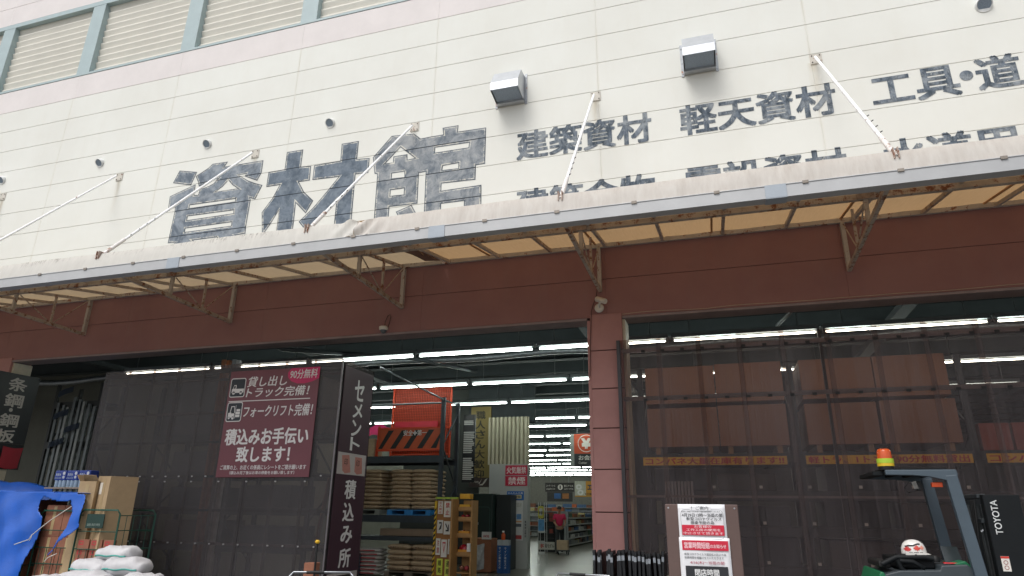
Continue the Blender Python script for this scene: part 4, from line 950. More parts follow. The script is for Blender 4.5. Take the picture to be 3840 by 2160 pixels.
# shelf rows across the back of the store
for q, (x0, x1, y, h) in enumerate(((-15.5, -7.3, 48.0, 2.0), (-13.4, -9.4, 41.0, 1.7))):
    t = thing('back_shelf', ('tall far shelf wall of mixed goods across the back of the store', 'mid-height shelf of goods before the far shelf wall')[q], 'store shelf', ((x0 + x1) / 2, y, 0)); cx = (x0 + x1) / 2
    bx(x0 - cx, x1 - cx, .4, .45, .01, h).build('back_panel', M('#6f716f', .6), t)
    for k in range(6):
        z = .1 + k * h / 6; bx(x0 - cx, x1 - cx, 0, .4, z - .03, z).build('shelf_board', M('#9c9e9b', .5), t)
        x = x0
        while x < x1 - .5:
            w_ = r_.uniform(.3, .9); cc = r_.choice(goods)
            o = bx(0, w_ - .04, 0, .3, 0, r_.uniform(.16, h / 6 - .06)).build('goods_box', M(cc, .5, 0, .4, 14, 0)); o.location = (x, y + .05, z + .002)
            tag(o, ('boxed goods on the tall far shelf wall', 'boxed goods on the mid-height shelf before the far wall')[q], 'product', ('goods on the far shelf wall', 'goods on the mid-height shelf')[q]); x += w_
bd = thing('tool_display', 'black promotional display stand with a white sign at its foot', 'display', (-7.05, 26.3, 0))
bx(0, .66, .0, .4, .02, 1.42).build('stand_body', M('#1b1c1e', .4, 0, .2, 6), bd, .01)
for z in (1.3, 1.12, .94, .7, .52): bx(.03, .63, -.06, -.002, z - .015, z).build('shelf_board', M('#3a3c3e', .4, .3), bd)
bx(.01, .65, -.02, -.003, .10, .38).build('white_sign', M('#b9b5aa', .5), bd)
text('✽', M('#a8423a', .6), bd, 'lettering', (.06, .22, .15, .33), bold=.03, y=-.023); text('縦モデル', M('#2b2523', .6), bd, 'lettering', (.26, .63, .17, .31), bold=.02, y=-.023)
for i in range(9):
    o = bx(0, .14, 0, .05, 0, .09 + .03 * (i % 3)).build('boxed_tool', M(('#9a9c98', '#44484b', '#7e3b30')[i % 3], .5, 0, .3, 9), None, .004, 1); o.location = (-6.99 + .2 * (i % 3), 26.235, (1.302, 1.122, .702)[i // 3]); tag(o, f'small boxed tool, {("left", "middle", "right")[i % 3]} on the {("top", "second", "lower")[i // 3]} ledge of the black display', 'tool', 'boxed tools on the black display')
wr_ = thing('wire_stand', 'tall white wire leaflet stand beside the white column', 'stand', (-5.35, 19.9, 0))
for x in (0, .22):
    for y in (0, .25): MB().tube([(x, y, .03), (x * .8 + .02, y, 1.75)], .009, 6).build('upright', M('#b9bcb8', .4), wr_)
for z in (.3, .6, .9, 1.2, 1.5): MB().box(0, .22, 0, .25, z, z + .012).box(0, .22, -.012, -.0, z, z + .08).build('wire_tray', M('#b3b6b2', .4), wr_)
shape2d([rrect(.01, .19, 1.3, 1.65, .05)], [rrect(.05, .15, 1.38, 1.58, .03)], M('#a9a23f', .5), wr_, 'leaflet', 0, -.02); shape2d([rrect(.02, .2, .95, 1.27, .02)], [], M('#4f86b0', .5, 0, .3, 9), wr_, 'leaflet', 0, -.02)

# ---- person walking in the aisle
def skin(name, pts, edges, mat, parent, sub=2):
    me = bpy.data.meshes.new(name); me.from_pydata([p[0] for p in pts], edges, []); me.update()
    o = bpy.data.objects.new(name, me); COL.objects.link(o); o.parent = parent
    md = o.modifiers.new('skin', 'SKIN'); md.use_smooth_shade = True
    for i, p in enumerate(pts):
        r_ = p[1] if isinstance(p[1], tuple) else (p[1], p[1]); me.skin_vertices[0].data[i].radius = r_
    me.skin_vertices[0].data[0].use_root = True
    sb = o.modifiers.new('sub', 'SUBSURF'); sb.levels = sb.render_levels = sub
    me.materials.append(mat); return o
pe = thing('person', 'person in pink polo shirt and dark trousers pushing a small cart in the aisle', 'person', (-6.13, 26.0, .004), R(20))
M_SKIN = M('#9c7259', .55, 0, .06, 9); M_PINK = M('#b81f4b', .75, 0, .08, 6); M_TRO = M('#22262a', .8, 0, .1, 6); M_HAIR = M('#16130f', .6)
B = [((0, 0, .92), (.14, .10)), ((0, 0, 1.12), (.125, .09)), ((0, 0, 1.32), (.16, .10)), ((0, 0, 1.40), (.07, .06)), ((0, -.01, 1.47), .05), ((0, -.02, 1.56), (.07, .085)), ((0, -.01, 1.63), (.06, .075)),
     ((-.17, 0, 1.35), .055), ((-.21, -.06, 1.10), .042), ((-.15, -.27, 1.0), .03), ((-.13, -.33, .985), .028),
     ((.17, 0, 1.35), .055), ((.22, -.04, 1.10), .042), ((.16, -.26, .99), .03), ((.14, -.32, .975), .028),
     ((-.09, 0, .84), .085), ((-.10, -.10, .48), .06), ((-.10, -.02, .10), .04), ((-.10, -.14, .04), .035),
     ((.09, 0, .84), .085), ((.10, .06, .48), .06), ((.10, .22, .13), .04), ((.10, .12, .05), .035)]
EB = [(0, 1), (1, 2), (2, 3), (3, 4), (4, 5), (5, 6), (2, 7), (7, 8), (8, 9), (9, 10), (2, 11), (11, 12), (12, 13), (13, 14), (0, 15), (15, 16), (16, 17), (17, 18), (0, 19), (19, 20), (20, 21), (21, 22)]
for hx, sg in ((-.13, 1), (.14, -1)):               # five fingers curled round the cart handle
    w_ = 10 if sg == 1 else 14; zz = B[w_][0][2]; yy = B[w_][0][1]
    for k in range(4):
        i0 = len(B); ox = (-.024 + .016 * k)
        B.append(((hx + ox, yy - .035, zz + .004), .010)); B.append(((hx + ox, yy - .062, zz - .012), .009)); B.append(((hx + ox, yy - .05, zz - .034 + .003 * abs(k - 1)), .008)); EB += [(w_, i0), (i0, i0 + 1), (i0 + 1, i0 + 2)]
    i0 = len(B); B.append(((hx + sg * .034, yy - .015, zz - .008), .010)); B.append(((hx + sg * .03, yy - .045, zz - .025), .008)); EB += [(w_, i0), (i0, i0 + 1)]
body = skin('body', B, EB, M_SKIN, pe)
skin('shirt', [((0, 0, .90), (.16, .125)), ((0, 0, 1.12), (.15, .115)), ((0, 0, 1.31), (.175, .12)), ((0, 0, 1.40), (.075, .07)), ((-.18, 0, 1.35), .075), ((-.215, -.04, 1.17), .062), ((.18, 0, 1.35), .075), ((.22, -.03, 1.17), .062)], [(0, 1), (1, 2), (2, 3), (2, 4), (4, 5), (2, 6), (6, 7)], M_PINK, pe)
skin('trousers', [((0, 0, .93), (.15, .115)), ((-.09, 0, .82), .105), ((-.10, -.10, .48), .08), ((-.10, -.02, .09), .06), ((.09, 0, .82), .105), ((.10, .06, .48), .08), ((.10, .22, .12), .06)], [(0, 1), (1, 2), (2, 3), (0, 4), (4, 5), (5, 6)], M_TRO, pe)
MB().grid(lambda u, vv: (.088 * math.cos(6.283 * u) * math.sin(1.75 * vv), -.005 + .105 * math.sin(6.283 * u) * math.sin(1.75 * vv) + .012, 1.60 + .10 * math.cos(1.75 * vv)), 20, 10).build('hair', M_HAIR, pe)
fc = MB()
for sx in (-1, 1): fc.lathe([(.011, 0), (.008, .006), (.001, .008)], 8, Matrix.Translation((sx * .03, -.098, 1.565)) @ Matrix.Rotation(R(90), 4, 'X'))
fc.build('eyes', M_BLACK, pe)
MB().add([(0, -.098, 1.57), (-.014, -.098, 1.53), (.014, -.098, 1.53), (0, -.125, 1.535)], [(0, 1, 3), (0, 3, 2), (1, 2, 3)], True).build('nose', M_SKIN, pe)
MB().box(-.022, .022, -.103, -.096, 1.497, 1.505).build('mouth', M('#6d3a33', .6), pe)
for sx in (-1, 1): MB().lathe([(.022, 0), (.026, .006), (.014, .012)], 10, Matrix.Translation((sx * .076, -.0, 1.555)) @ Matrix.Rotation(sx * R(90), 4, 'Y')).build('ear', M_SKIN, pe)
for sx, yy, zz in ((-.1, -.08, .0), (.1, .19, .02)):
    MB().grid(lambda u, vv: (sx + .045 * math.cos(6.283 * u) * math.sin(3.1416 * vv), yy - .02 + .13 * math.sin(6.283 * u) * math.sin(3.1416 * vv), zz + .035 + .035 * math.cos(3.1416 * vv)), 14, 8).build('shoe', M_BLACK, pe)
ct = thing('flat_cart', 'small dark hand cart with a pale carton pushed by the person', 'cart', (-5.92, 25.45, .004), R(20))
MB().tube([(-.2, .1, .14), (-.2, .14, .96), (.2, .14, .96), (.2, .1, .14)], .014, 8).build('handle', M('#5a5e60', .4, .5), ct)
bx(-.22, .22, -.55, .12, .12, .16).build('deck', M('#2b3436', .5), ct)
for sx in (-1, 1):
    for yy in (-.45, .05): MB().lathe([(.05, -.015), (.05, .015)], 12, Matrix.Translation((sx * .18, yy, .055)) @ Matrix.Rotation(R(90), 4, 'Y')).build('wheel', M_BLACK, ct)
tag(bx(-6.02, -5.62, 25.05, 25.3, .17, .5).build('carton', M_KRAFT, None, .005), 'pale carton riding on the small hand cart in the aisle', 'carton')

# ================================================================ BEHIND THE SCREENS
t = NT('plywood_edges'); v = t.coord((.15, .15, 1)); wv = t.new('ShaderNodeTexWave', i_Scale=26.0, i_Distortion=1.2, i_Detail=2.0); wv.bands_direction = 'Z'; t.link(v, wv.inputs[0])
n = t.noise(1.2, 4, .6, t.coord())
M_PLY = t.done(t.bsdf(t.mix(t.math('MULTIPLY', wv.outputs['Fac'], .6), t.mix(n, lin('#8d5f4c'), lin('#9b705a')), lin('#7a5241')), .7))
QY = 13.3 / 15
def QB(x0, x1, d0, d1, z0, z1): return bx(x0 * QY, x1 * QY, 13.3 + d0, 13.3 + d1, 1.5 + (z0 - 1.5) * QY, 1.5 + (z1 - 1.5) * QY)
QZ = lambda z: 1.5 + (z - 1.5) * QY
r2 = rack('plywood_rack', 'dark rack of plywood packs behind the right brown screen', -1.62 * QY, 7.4 * QY, 13.3, 14.8, 4.25, [QZ(z) for z in (2.70, 1.95, 1.25, .5)], .10, M('#2a2e33', .6), (1.56 * QY, 4.72 * QY))
for i, (x0, x1, z0, z1, w_) in enumerate(((-1.5, .0, 2.86, 3.70, 'lower left'), (-1.5, .0, 3.80, 4.62, 'upper left'), (0.02, 1.40, 2.86, 3.72, 'lower second'), (.02, 1.40, 3.8, 4.64, 'upper second'), (1.76, 3.12, 2.86, 3.70, 'lower third'), (1.76, 3.16, 3.8, 4.64, 'upper third'), (3.18, 4.54, 2.86, 3.72, 'lower fourth'), (3.18, 4.5, 3.80, 4.64, 'upper fourth'))):
    tag(QB(x0, x1, .02, 1.4, z0, z1).build('plywood_pack', M_PLY, None, .004, 1), f'reddish brown plywood pack, {w_} bay behind the right screen', 'plywood', 'plywood packs behind the right screen')
    if z0 < 3:
        for xx in (x0 + .2, x1 - .2): tag(QB(xx - .05, xx + .05, .05, 1.4, 2.705, 2.858).build('bearer', M('#8d6a4a', .8)), f'timber bearer under the {w_} plywood pack, {"left" if xx < (x0 + x1) / 2 else "right"} one', 'bearer', 'timber bearers under the plywood')
for i in range(3): tag(QB(4.85 + .55 * i, 5.35 + .55 * i, .03, .6, 2.705, 3.22).build('red_carton', M('#8d4a42', .7, 0, .12, 6), None, .006), f'reddish carton, {ORD[i + 1]} from the left at the right end of the plywood rack', 'carton', 'reddish cartons by the plywood')
for i, (x0, x1, s_) in enumerate(((-1.63, 1.30, 'コンパネ大量在庫有ります!!'), (1.66, 4.62, '軽トラ、1トン車90分無料貸出'), (4.85, 7.3, 'コンパネ大量在庫有り'))):
    o = thing('stock_banner', ('yellow strip banner with red lettering about plywood stock, left one behind the screen', 'yellow strip banner with red lettering about trucks, middle one behind the screen', 'yellow strip banner with red lettering at the right frame edge')[i], 'banner', (x0 * QY, 13.27, QZ(2.47)), 0, 'yellow strip banners on the plywood rack')
    W_ = (x1 - x0) * QY; H_ = .17 * QY
    bx(0, W_, -.004, .004, 0, H_).build('cloth', M('#e2ac22', .55, 0, .08, 3), o); text(s_, M('#b5302b', .55), o, 'lettering', (.04, W_ - .05, .013, H_ - .013), bold=.024, y=-.008)
for z in (2.03, 1.33, .585):
    for k in range(9): MB().box((-1.15 + .93 * k) * QY - 2.89 * QY, (-1.09 + .93 * k) * QY - 2.89 * QY, -.012, -.003, QZ(z) - .03, QZ(z) + .02).build('price_tag', M('#c9c9c6', .5), r2)
for i, (x, z, h_) in enumerate(((-1.4, 1.955, .45), (-.1, 1.955, .35), (2.0, 1.955, .5), (3.3, 1.955, .4), (-1.3, 1.255, .5), (.1, 1.255, .4), (1.9, 1.255, .5), (3.3, 1.255, .45), (-1.3, .505, .5), (.2, .505, .55), (1.9, .505, .5), (3.2, .505, .4))):
    tag(QB(x, x + 1.15, .1, 1.3, z, z + h_).build('board_pack', M(('#2d3138', '#3a3634', '#2a3036')[i % 3], .7, 0, .15, 4), None, .004, 1), f'dark board pack, {("left", "second", "third", "right")[i % 4]} on the {("upper", "middle", "bottom")[i // 4]} shelf under the plywood', 'board pack', 'dark board packs under the plywood')
for i in range(9): tag(MB().box(-.98 + .055 * i, -.945 + .055 * i, 12.2, 12.3, .9, 2.02).build('metal_stud', M('#8e9096', .4, .5, .1, 6)), f'upright grey metal stud, {ORD[i + 1]} of nine behind the right screen edge', 'stud', 'metal studs behind the right screen')
for i in range(4): tag(bx(-.75, -.2, 12.3, 12.7, .02 + .24 * i, .24 + .24 * i).build('red_crate', M('#7a3a3a', .6, 0, .12, 5), None, .01), f'dull red crate, {ORD[i + 1]} from the floor behind the right screen', 'crate', 'dull red crates behind the right screen')
r3 = rack('bar_rack', 'dark rack of long materials behind the left screen', -13.6, -8.95, 13.4, 14.6, 4.4, (3.2, 2.3, 1.5, .7), .09, M('#363b42', .6), (-11.2,))
for i, (x, z, w_, h_) in enumerate(((-13.0, 2.305, 1.6, .5), (-11.0, 2.305, 1.5, .35), (-12.9, 1.505, 1.5, .45), (-10.9, 1.505, 1.4, .5), (-12.9, .705, 1.5, .5), (-10.9, .705, 1.5, .4), (-13.55, 3.205, 1.83, 1.32), (-11.62, 3.205, 2.67, 1.30))):
    tag(bx(x, x + w_, 13.5, 14.5, z, z + h_).build('board_pack', M(('#4a4d52', '#4e4743', '#3f454b')[i % 3], .7, 0, .15, 4), None, .004, 1), f'grey board pack, {("left", "right")[i % 2]} on the {("upper", "middle", "lower", "topmost")[i // 2]} shelf behind the left screen', 'board pack', 'grey board packs behind the left screen')
lp = MB().bar((-6.62, 10.16, .3), (-6.40, 10.16, 2.0), .09, .03)
tag(lp.build('leaning_plank', M('#7c5a45', .7)), 'brown plank leaning behind the left screen near its right edge', 'plank')
# angle steel storage at the far left
sr3 = rack('steel_rack', 'black frame rack of upright steel sections at the far left opening', -16.2, -14.75, 12.6, 13.3, 4.45, (4.0, 3.0), .07, M('#2b2f2e', .6))
for i in range(16):
    x = -16.1 + .085 * i + .01 * (i % 3); h_ = 3.85 + .25 * ((i * 7) % 5) / 4; y = 12.55 - .02 * (i % 3) + (.0 if i % 2 else .35)
    mb = MB().box(x, x + .075, y, y + .006, .02, h_).box(x, x + .006, y + .006, y + .05, .02, h_).box(x + .069, x + .075, y + .006, y + .05, .02, h_)
    tag(mb.build('steel_channel', M(('#6f7678', '#5f6668', '#858a89')[i % 3], .5, .3, .2, 6)), f'upright grey steel channel, {ORD[i + 1]} from the left in the far left rack', 'steel channel', 'upright steel channels at the far left')
for i, (z, x) in enumerate(((4.12, -16.0), (3.55, -16.0), (3.2, -15.55), (2.85, -15.95))):
    mb = MB()
    for k in range(5): mb.tube([(x + .0, 12.50, z + .03 * k), (x + .25, 12.46, z + .03 * k + .06), (x + .45, 12.5, z + .03 * k + .12)], .012, 5)
    tag(mb.build('rope_coil', M('#27364a', .8)), f'dark blue strap bundle, {ORD[i + 1]} from the top on the steel channels', 'strap', 'dark blue straps on the steel rack')

# ================================================================ FORKLIFT
M_FK = M('#48555f', .45, .1, .08, 4, .06); M_FKD = M('#101417', .6, 0, .15, 5, .1, .25); M_FKG = M('#186a45', .4, 0, .08, 4, .05); M_FKB = M('#3a4247', .5, 0, .1, 5)
fk = thing('forklift', 'dark grey and green reach forklift with an orange beacon parked before the right screen', 'forklift', (2.0, 8.0, 0))
def P(x, y, z): return (x - 2.0, y - 8.0, z)
YN, YF2 = 8.0, 8.98
gp = [(-.355, 1.955), (.298, 1.955), (.31, 1.90), (.20, 1.845), (.05, 1.882), (-.1, 1.897), (-.355, 1.902)]
for ya in (0, .93): MB().prism(gp, ya, ya + .05).build('guard_bar', M_FK, fk, .008)
gb = MB()
for x in (-.34, -.16, .02, .2): gb.box(x - .02, x + .02, .052, .928, 1.915, 1.95)
gb.box(-.46, -.36, .1, .88, 1.90, 1.945)
gb.build('guard_bars', M_FKD, fk, .005, 1)
MB().box(-.38, .22, .02, .96, 1.957, 1.968).build('guard_cover', M_FKD, fk)
MB().bar((.245, .035, 1.90), (.36, .035, .70), .075, .11).build('front_pillar', M_FK, fk, .008); MB().bar((.245, .945, 1.90), (.36, .945, .70), .075, .11).build('front_pillar', M_FK, fk, .008)
bcn = MB().lathe([(.075, 1.969), (.075, 1.998)], 20, Matrix.Translation((-.31, .15, 0))).build('beacon_base', M_BLACK, fk)
MB().lathe([(.082, 1.999), (.082, 2.03)], 20, Matrix.Translation((-.31, .15, 0))).build('beacon_ring', M('#d8b52a', .45), bcn); MB().lathe([(.084, 2.031), (.084, 2.078)], 20, Matrix.Translation((-.31, .15, 0))).build('beacon_ring', M('#a8c83a', .45), bcn)
MB().lathe([(.072, 2.079), (.07, 2.15), (.062, 2.172), (.05, 2.181), (.002, 2.184)], 20, Matrix.Translation((-.31, .15, 0))).build('beacon_lens', M('#c4501e', .15, 0, .15, 12, .1), bcn)
mr = MB().box(-.06, -.01, .12, .17, 1.75, 1.845).build('mirror', M_BLACK, fk, .01)
MB().add([(-.105, .11, 1.835), (-.066, .09, 1.845), (-.05, .1, 1.77), (-.085, .12, 1.765)], [(0, 3, 2, 1)]).build('mirror_glass', M('#b5b5b3', .1, .9, .05), mr)
MB().tube([(-.05, .14, 1.80), (-.13, .14, 1.83), (-.17, .14, 1.78), (-.14, .14, 1.73), (-.08, .14, 1.745)], .005, 6).build('mirror_stay', M_BLACK, mr)
MB().box(.07, .17, .06, .11, 1.782, 1.83).build('turn_signal', M('#d8501f', .25, 0, .1, 9), fk, .006)
# mast
ms = MB().box(.50, .82, .06, .15, .08, 1.71).build('mast_rail', M_FKD, fk, .006, 1)
MB().box(.50, .82, .83, .92, .08, 1.71).build('mast_rail', M_FKD, fk, .006, 1)
for z in (1.70, 1.46, .9, .3): MB().box(.48, .56, .165, .815, z - .025, z + .02).build('mast_crossbar', M('#3d4347', .4, .3), fk, .006, 1)
MB().tube([(.53, .35, .1), (.53, .35, 1.62)], .03, 10).build('lift_cylinder', M('#4a4e50', .3, .6), fk); MB().tube([(.53, .63, .1), (.53, .63, 1.62)], .03, 10).build('lift_cylinder', M('#4a4e50', .3, .6), fk)
hz = MB()
for k in range(3): hz.tube([(.46, .2 + .05 * k, 1.66), (.44, .2 + .05 * k, 1.4), (.42, .2 + .05 * k, 1.1), (.40, .25, .8)], .012, 6)
hz.build('hoses', M_BLACK, fk)
for k, (zz) in enumerate((1.36, 1.34)): MB().lathe([(.008, 0), (.008, .006)], 8, Matrix.Translation((.425 + .012 * k, .05, zz + .03 * k)) @ Matrix.Rotation(R(90), 4, 'X')).build('bolt', M_SS, fk)
tx = text('TOYOTA', M('#cfd2d2', .4), fk, 'lettering', (0, .325, 0, .062), bold=.012, y=.057)
for v_ in tx.data.vertices: v_.co = (.585 - v_.co.z + .028 + .0, v_.co.y, 1.333 + v_.co.x)
MB().box(.545, .615, .0562, .0585, .995, 1.132).build('warning_sticker', M('#d6d2cc', .4), fk); MB().box(.545, .615, .0545, .0555, 1.112, 1.131).build('sticker_band', M('#c8362c', .4), fk)
for zz in (1.075, 1.028): shape2d([disc(.58, zz, .02)], [disc(.58, zz, .014)], M('#8d4a44', .5), fk, 'sticker_mark', 0, .0555)
# body
bp = [(-.56, .22), (-.56, .80), (-.50, .93), (-.36, .97), (.0, .985), (.02, 1.03), (.25, 1.045), (.40, .9), (.42, .22)]
MB().prism([(x, z) for x, z in bp], .06, .92).build('body', M_FKB, fk, .012)
MB().prism([(-.59, .2), (-.59, .84), (-.545, .955), (-.51, .95), (-.485, .86), (-.45, .2)], .04, .94).build('counterweight', M_FKG, fk, .012)
MB().prism([(.14, 1.046), (.25, 1.075), (.30, 1.02), (.24, 1.0)], .10, .5).build('green_panel', M_FKG, fk, .006)
MB().tube([(-.50, .15, 1.02), (-.36, .15, 1.09), (-.1, .15, 1.10), (-.02, .15, 1.085)], .028, 10).build('arm_rest', M_FKD, fk)
MB().tube([(-.36, .10, 1.07), (-.34, .10, .99), (-.26, .10, .93), (-.13, .10, .94), (-.13, .10, 1.0), (-.22, .10, 1.055), (-.34, .10, 1.06)], .022, 8).build('grab_handle', M_FKD, fk)
MB().box(-.52, -.40, .2, .8, .98, 1.05).build('seat_pad', M_BLACK, fk, .02); MB().box(-.36, .0, .2, .85, .985, 1.088).build('hood_box', M_FKD, fk, .015)
MB().lathe([(.045, 1.05), (.05, 1.09), (.03, 1.11)], 14, Matrix.Translation((.03, .3, 0))).build('control_knob', M_BLACK, fk)
MB().box(.06, .2, .11, .16, 1.046, 1.056).build('red_lamp', M('#d83a42', .3), fk)
MB().add([(.12, .3, 1.05), (.28, .3, 1.05), (.26, .34, 1.2), (.11, .34, 1.2)], [(0, 1, 2, 3)]).build('screen_guard', M('#2f3638', .2), fk, 0, 1, .004)
for x, y in ((-.3, .12), (-.3, .86), (.9, .12), (.9, .86)):
    wl = MB().lathe([(.14, -.05), (.15, -.03), (.15, .03), (.14, .05)], 20, Matrix.Translation((x, y, .152)) @ Matrix.Rotation(R(90), 4, 'X')).build('wheel', M_BLACK, fk)
    MB().lathe([(.07, -.055), (.07, .055)], 14, Matrix.Translation((x, y, .152)) @ Matrix.Rotation(R(90), 4, 'X')).build('rim', M('#b9bcbc', .4), wl)
for y in (.04, .80): MB().box(.43, 1.05, y, y + .14, .12, .30).build('reach_leg', M_FKD, fk, .01)
for y in (.28, .60): MB().box(.80, 1.85, y, y + .1, .10, .14).box(.79, .83, y, y + .1, .10, .6).build('fork', M_FKD, fk)
hm = thing('hard_hat', 'white hard hat with red maple leaves and a black band resting on the forklift hood', 'hard hat', (1.835, 8.24, 1.125))
pr = [(.117, 0), (.118, .02), (.112, .06), (.095, .098), (.065, .125), (.03, .137), (.002, .139)]
mb = MB().lathe([(r_, z) for r_, z in pr], 28, None, False)
mb.v = [(x * 1.0, y * .85, z) for x, y, z in mb.v]; mb.build('shell', M('#d8d6d2', .25, 0, .03, 4, .02), hm)
MB().grid(lambda u, vv: ((.118 + .035 * vv) * math.cos(R(-60 + 120 * u)), (.1 + .03 * vv) * math.sin(R(-60 + 120 * u)), .008 - .012 * vv), 12, 2).build('brim', M('#d0cec9', .3), hm, 0, 1, .003)
MB().box(-.10, -.02, -.106, -.08, -.03, .012).box(.0, .085, -.106, -.08, -.03, .012).build('chin_liner', M('#c6c4c0', .4), hm)
def wrap(pts, mat, nm, d=.004):           # a mark wrapped on the dome: x along, z up, projected to -y side
    o = shape2d([pts], [], mat, hm, nm)
    bm = bmesh.new(); bm.from_mesh(o.data); bmesh.ops.subdivide_edges(bm, edges=bm.edges, cuts=3, use_grid_fill=True)
    for v_ in bm.verts:
        x, z = v_.co.x, v_.co.z
        rr = next((a[0] + (b[0] - a[0]) * (z - a[1]) / (b[1] - a[1]) for a, b in zip(pr, pr[1:]) if a[1] <= z <= b[1]), .1)
        v_.co.y = -.85 * math.sqrt(max(.0001, rr * rr - x * x)) - d
    bm.to_mesh(o.data); bm.free(); return o
def leaf(cx, cz, s):
    q = [(0, 1), (.22, .6), (.5, .72), (.42, .3), (.8, .45), (.74, .2), (1, .05), (.55, -.3), (.62, -.5), (.1, -.42), (.05, -.8), (-.05, -.8), (-.1, -.42), (-.62, -.5), (-.55, -.3), (-1, .05), (-.74, .2), (-.8, .45), (-.42, .3), (-.5, .72), (-.22, .6)]
    return [(cx + a * s, cz + b * s) for a, b in q]
M_LEAF = M('#c2463a', .35, 0, .1, 9, 0)
wrap(leaf(.012, .055, .036), M_LEAF, 'maple_leaf'); wrap(leaf(-.072, .045, .034), M('#b5332f', .35, 0, .1, 9, 0), 'maple_leaf'); wrap([(a * .7 + .0185, b) for a, b in leaf(.06, .06, .03)], M('#d08a78', .35), 'maple_leaf')
wrap([(-.09, .078), (-.06, .088), (-.02, .09), (.03, .106), (.05, .104), (.05, .094), (.02, .092), (-.02, .076), (-.06, .074), (-.088, .066)], M_BLACK, 'black_band', .005)
wrap([(-.115, .014), (.115, .014), (.115, .02), (-.115, .02)], M('#4a4a4a', .4), 'rim_line', .003)

# ================================================================ NOTICE BOARD IN FRONT
nb = thing('notice_stand', 'brown standing notice board with two printed paper notices, nearest the camera', 'notice board', (-.151, 4.6, 0))
M_BRN = M('#5d4a45', .6, 0, .1, 3, .1)
bx(-.226, .226, .0, .022, .25, 1.553).build('board', M_BRN, nb, .004, 1)
for x in (-.2, .2): MB().bar((x, .012, .0), (x, .012, .25), .03, .02).bar((x, .45, .0), (x, .03, 1.5), .025, .02).build('leg', M_BRN, nb)
for x, z in ((-.205, 1.53), (.205, 1.53)): MB().lathe([(.006, 0), (.004, .003)], 8, Matrix.Translation((x, 0, z)) @ Matrix.Rotation(R(90), 4, 'X')).build('screw', M_SS, nb)
M_PAP = M('#dfdfe2', .55, 0, .02, 5, .05); M_INK = M('#2e3034', .7); M_RED = M('#c21f3a', .5, 0, .04, 4, 0); M_PINKT = M('#e8c8cc', .5)
def paper(label, x0, x1, z0, z1, y, slant=0):
    t = thing('paper_notice', label, 'notice', (-.151, 4.6, 0), 0, 'paper notices on the brown board')
    mb = MB().grid(lambda u, vv: (x0 + (x1 - x0) * u, y - .002 * math.sin(5 * u + 3 * vv) - .0015 * math.sin(9 * vv), z1 + (z0 - z1) * vv), 10, 14); mb.build('sheet', M_PAP, t, 0, 1, .0006); return t
p1 = paper('upper white paper notice with a red box and rounded frame, on the brown board', -.145, .147, 1.17, 1.5535, -.004)
YP = -.0095
shape2d([rrect(-.130, .134, 1.345, 1.522, .03)], [rrect(-.1285, .1325, 1.3465, 1.5205, .0285)], M('#5a5c60', .6), p1, 'frame_line', 0, YP)
bx(-.07, .06, YP - .0002, YP, 1.515, 1.54).build('title_gap', M_PAP, p1)
text('！ご案内', M_INK, p1, 'lettering', (-.06, .045, 1.519, 1.542), bold=.010, y=YP - .0004, lift=.0001); text('本日もご来店いただきまして誠にありがとうございます', M_INK, p1, 'lettering', (-.125, .115, 1.505, 1.513), bold=.01, y=YP, lift=.0001)
text('4月29日12時～当面の間', M_INK, p1, 'lettering', (-.122, .128, 1.477, 1.499), bold=.009, y=YP, lift=.0001); text('新型コロナウィルス', M_INK, p1, 'lettering', (-.095, .12, 1.455, 1.475), bold=.009, y=YP, lift=.0001); text('感染予防の為', M_INK, p1, 'lettering', (-.07, .075, 1.433, 1.452), bold=.009, y=YP, lift=.0001)
bx(-.126, .132, YP - .0006, YP - .0002, 1.367, 1.428).build('red_box', M_RED, p1)
for s_, a, b, z in (('お客様の', -.05, .055, 1.411), ('工作工房の使用を', -.10, .11, 1.391), ('中止させて頂きます', -.118, .125, 1.371)): text(s_, M_PINKT, p1, 'lettering', (a, b, z, z + .016), bold=.010, y=YP - .001, lift=.0001)
p2 = paper('lower white paper notice about shortened hours with red and black boxes, overlapping the upper one', -.150, .158, .95, 1.353, -.009)
YP = -.0145
bx(-.132, .148, YP - .0006, YP - .0002, 1.278, 1.336).build('red_box', M_RED, p2)
text('営業時間短縮', M_PINKT, p2, 'lettering', (-.12, .035, 1.288, 1.326), bold=.02, y=YP - .001, lift=.0001); text('のお知らせ', M_PINKT, p2, 'lettering', (.038, .135, 1.292, 1.315), bold=.02, y=YP - .001, lift=.0001)
text('新型コロナウイルス感染拡大防止の為', M('#6a6c70', .7), p2, 'lettering', (-.122, .13, 1.248, 1.262), bold=.008, y=YP, lift=.0001); text('営業時間を短縮させていただきます', M('#6a6c70', .7), p2, 'lettering', (-.122, .115, 1.228, 1.242), bold=.008, y=YP, lift=.0001)
text('4/16(木)～当面の間', M('#a8485a', .6), p2, 'lettering', (-.09, .115, 1.195, 1.216), bold=.010, y=YP, lift=.0001)
bx(-.12, .135, YP - .0006, YP - .0002, .99, 1.186).build('black_box', M('#26282d', .5), p2)
text('閉店時間', M('#e3e3e3', .5), p2, 'lettering', (-.065, .08, 1.130, 1.170), bold=.02, y=YP - .001, lift=.0001); text('午後8時', M('#e3e3e3', .5), p2, 'lettering', (-.08, .09, 1.04, 1.11), bold=.02, y=YP - .001, lift=.0001)

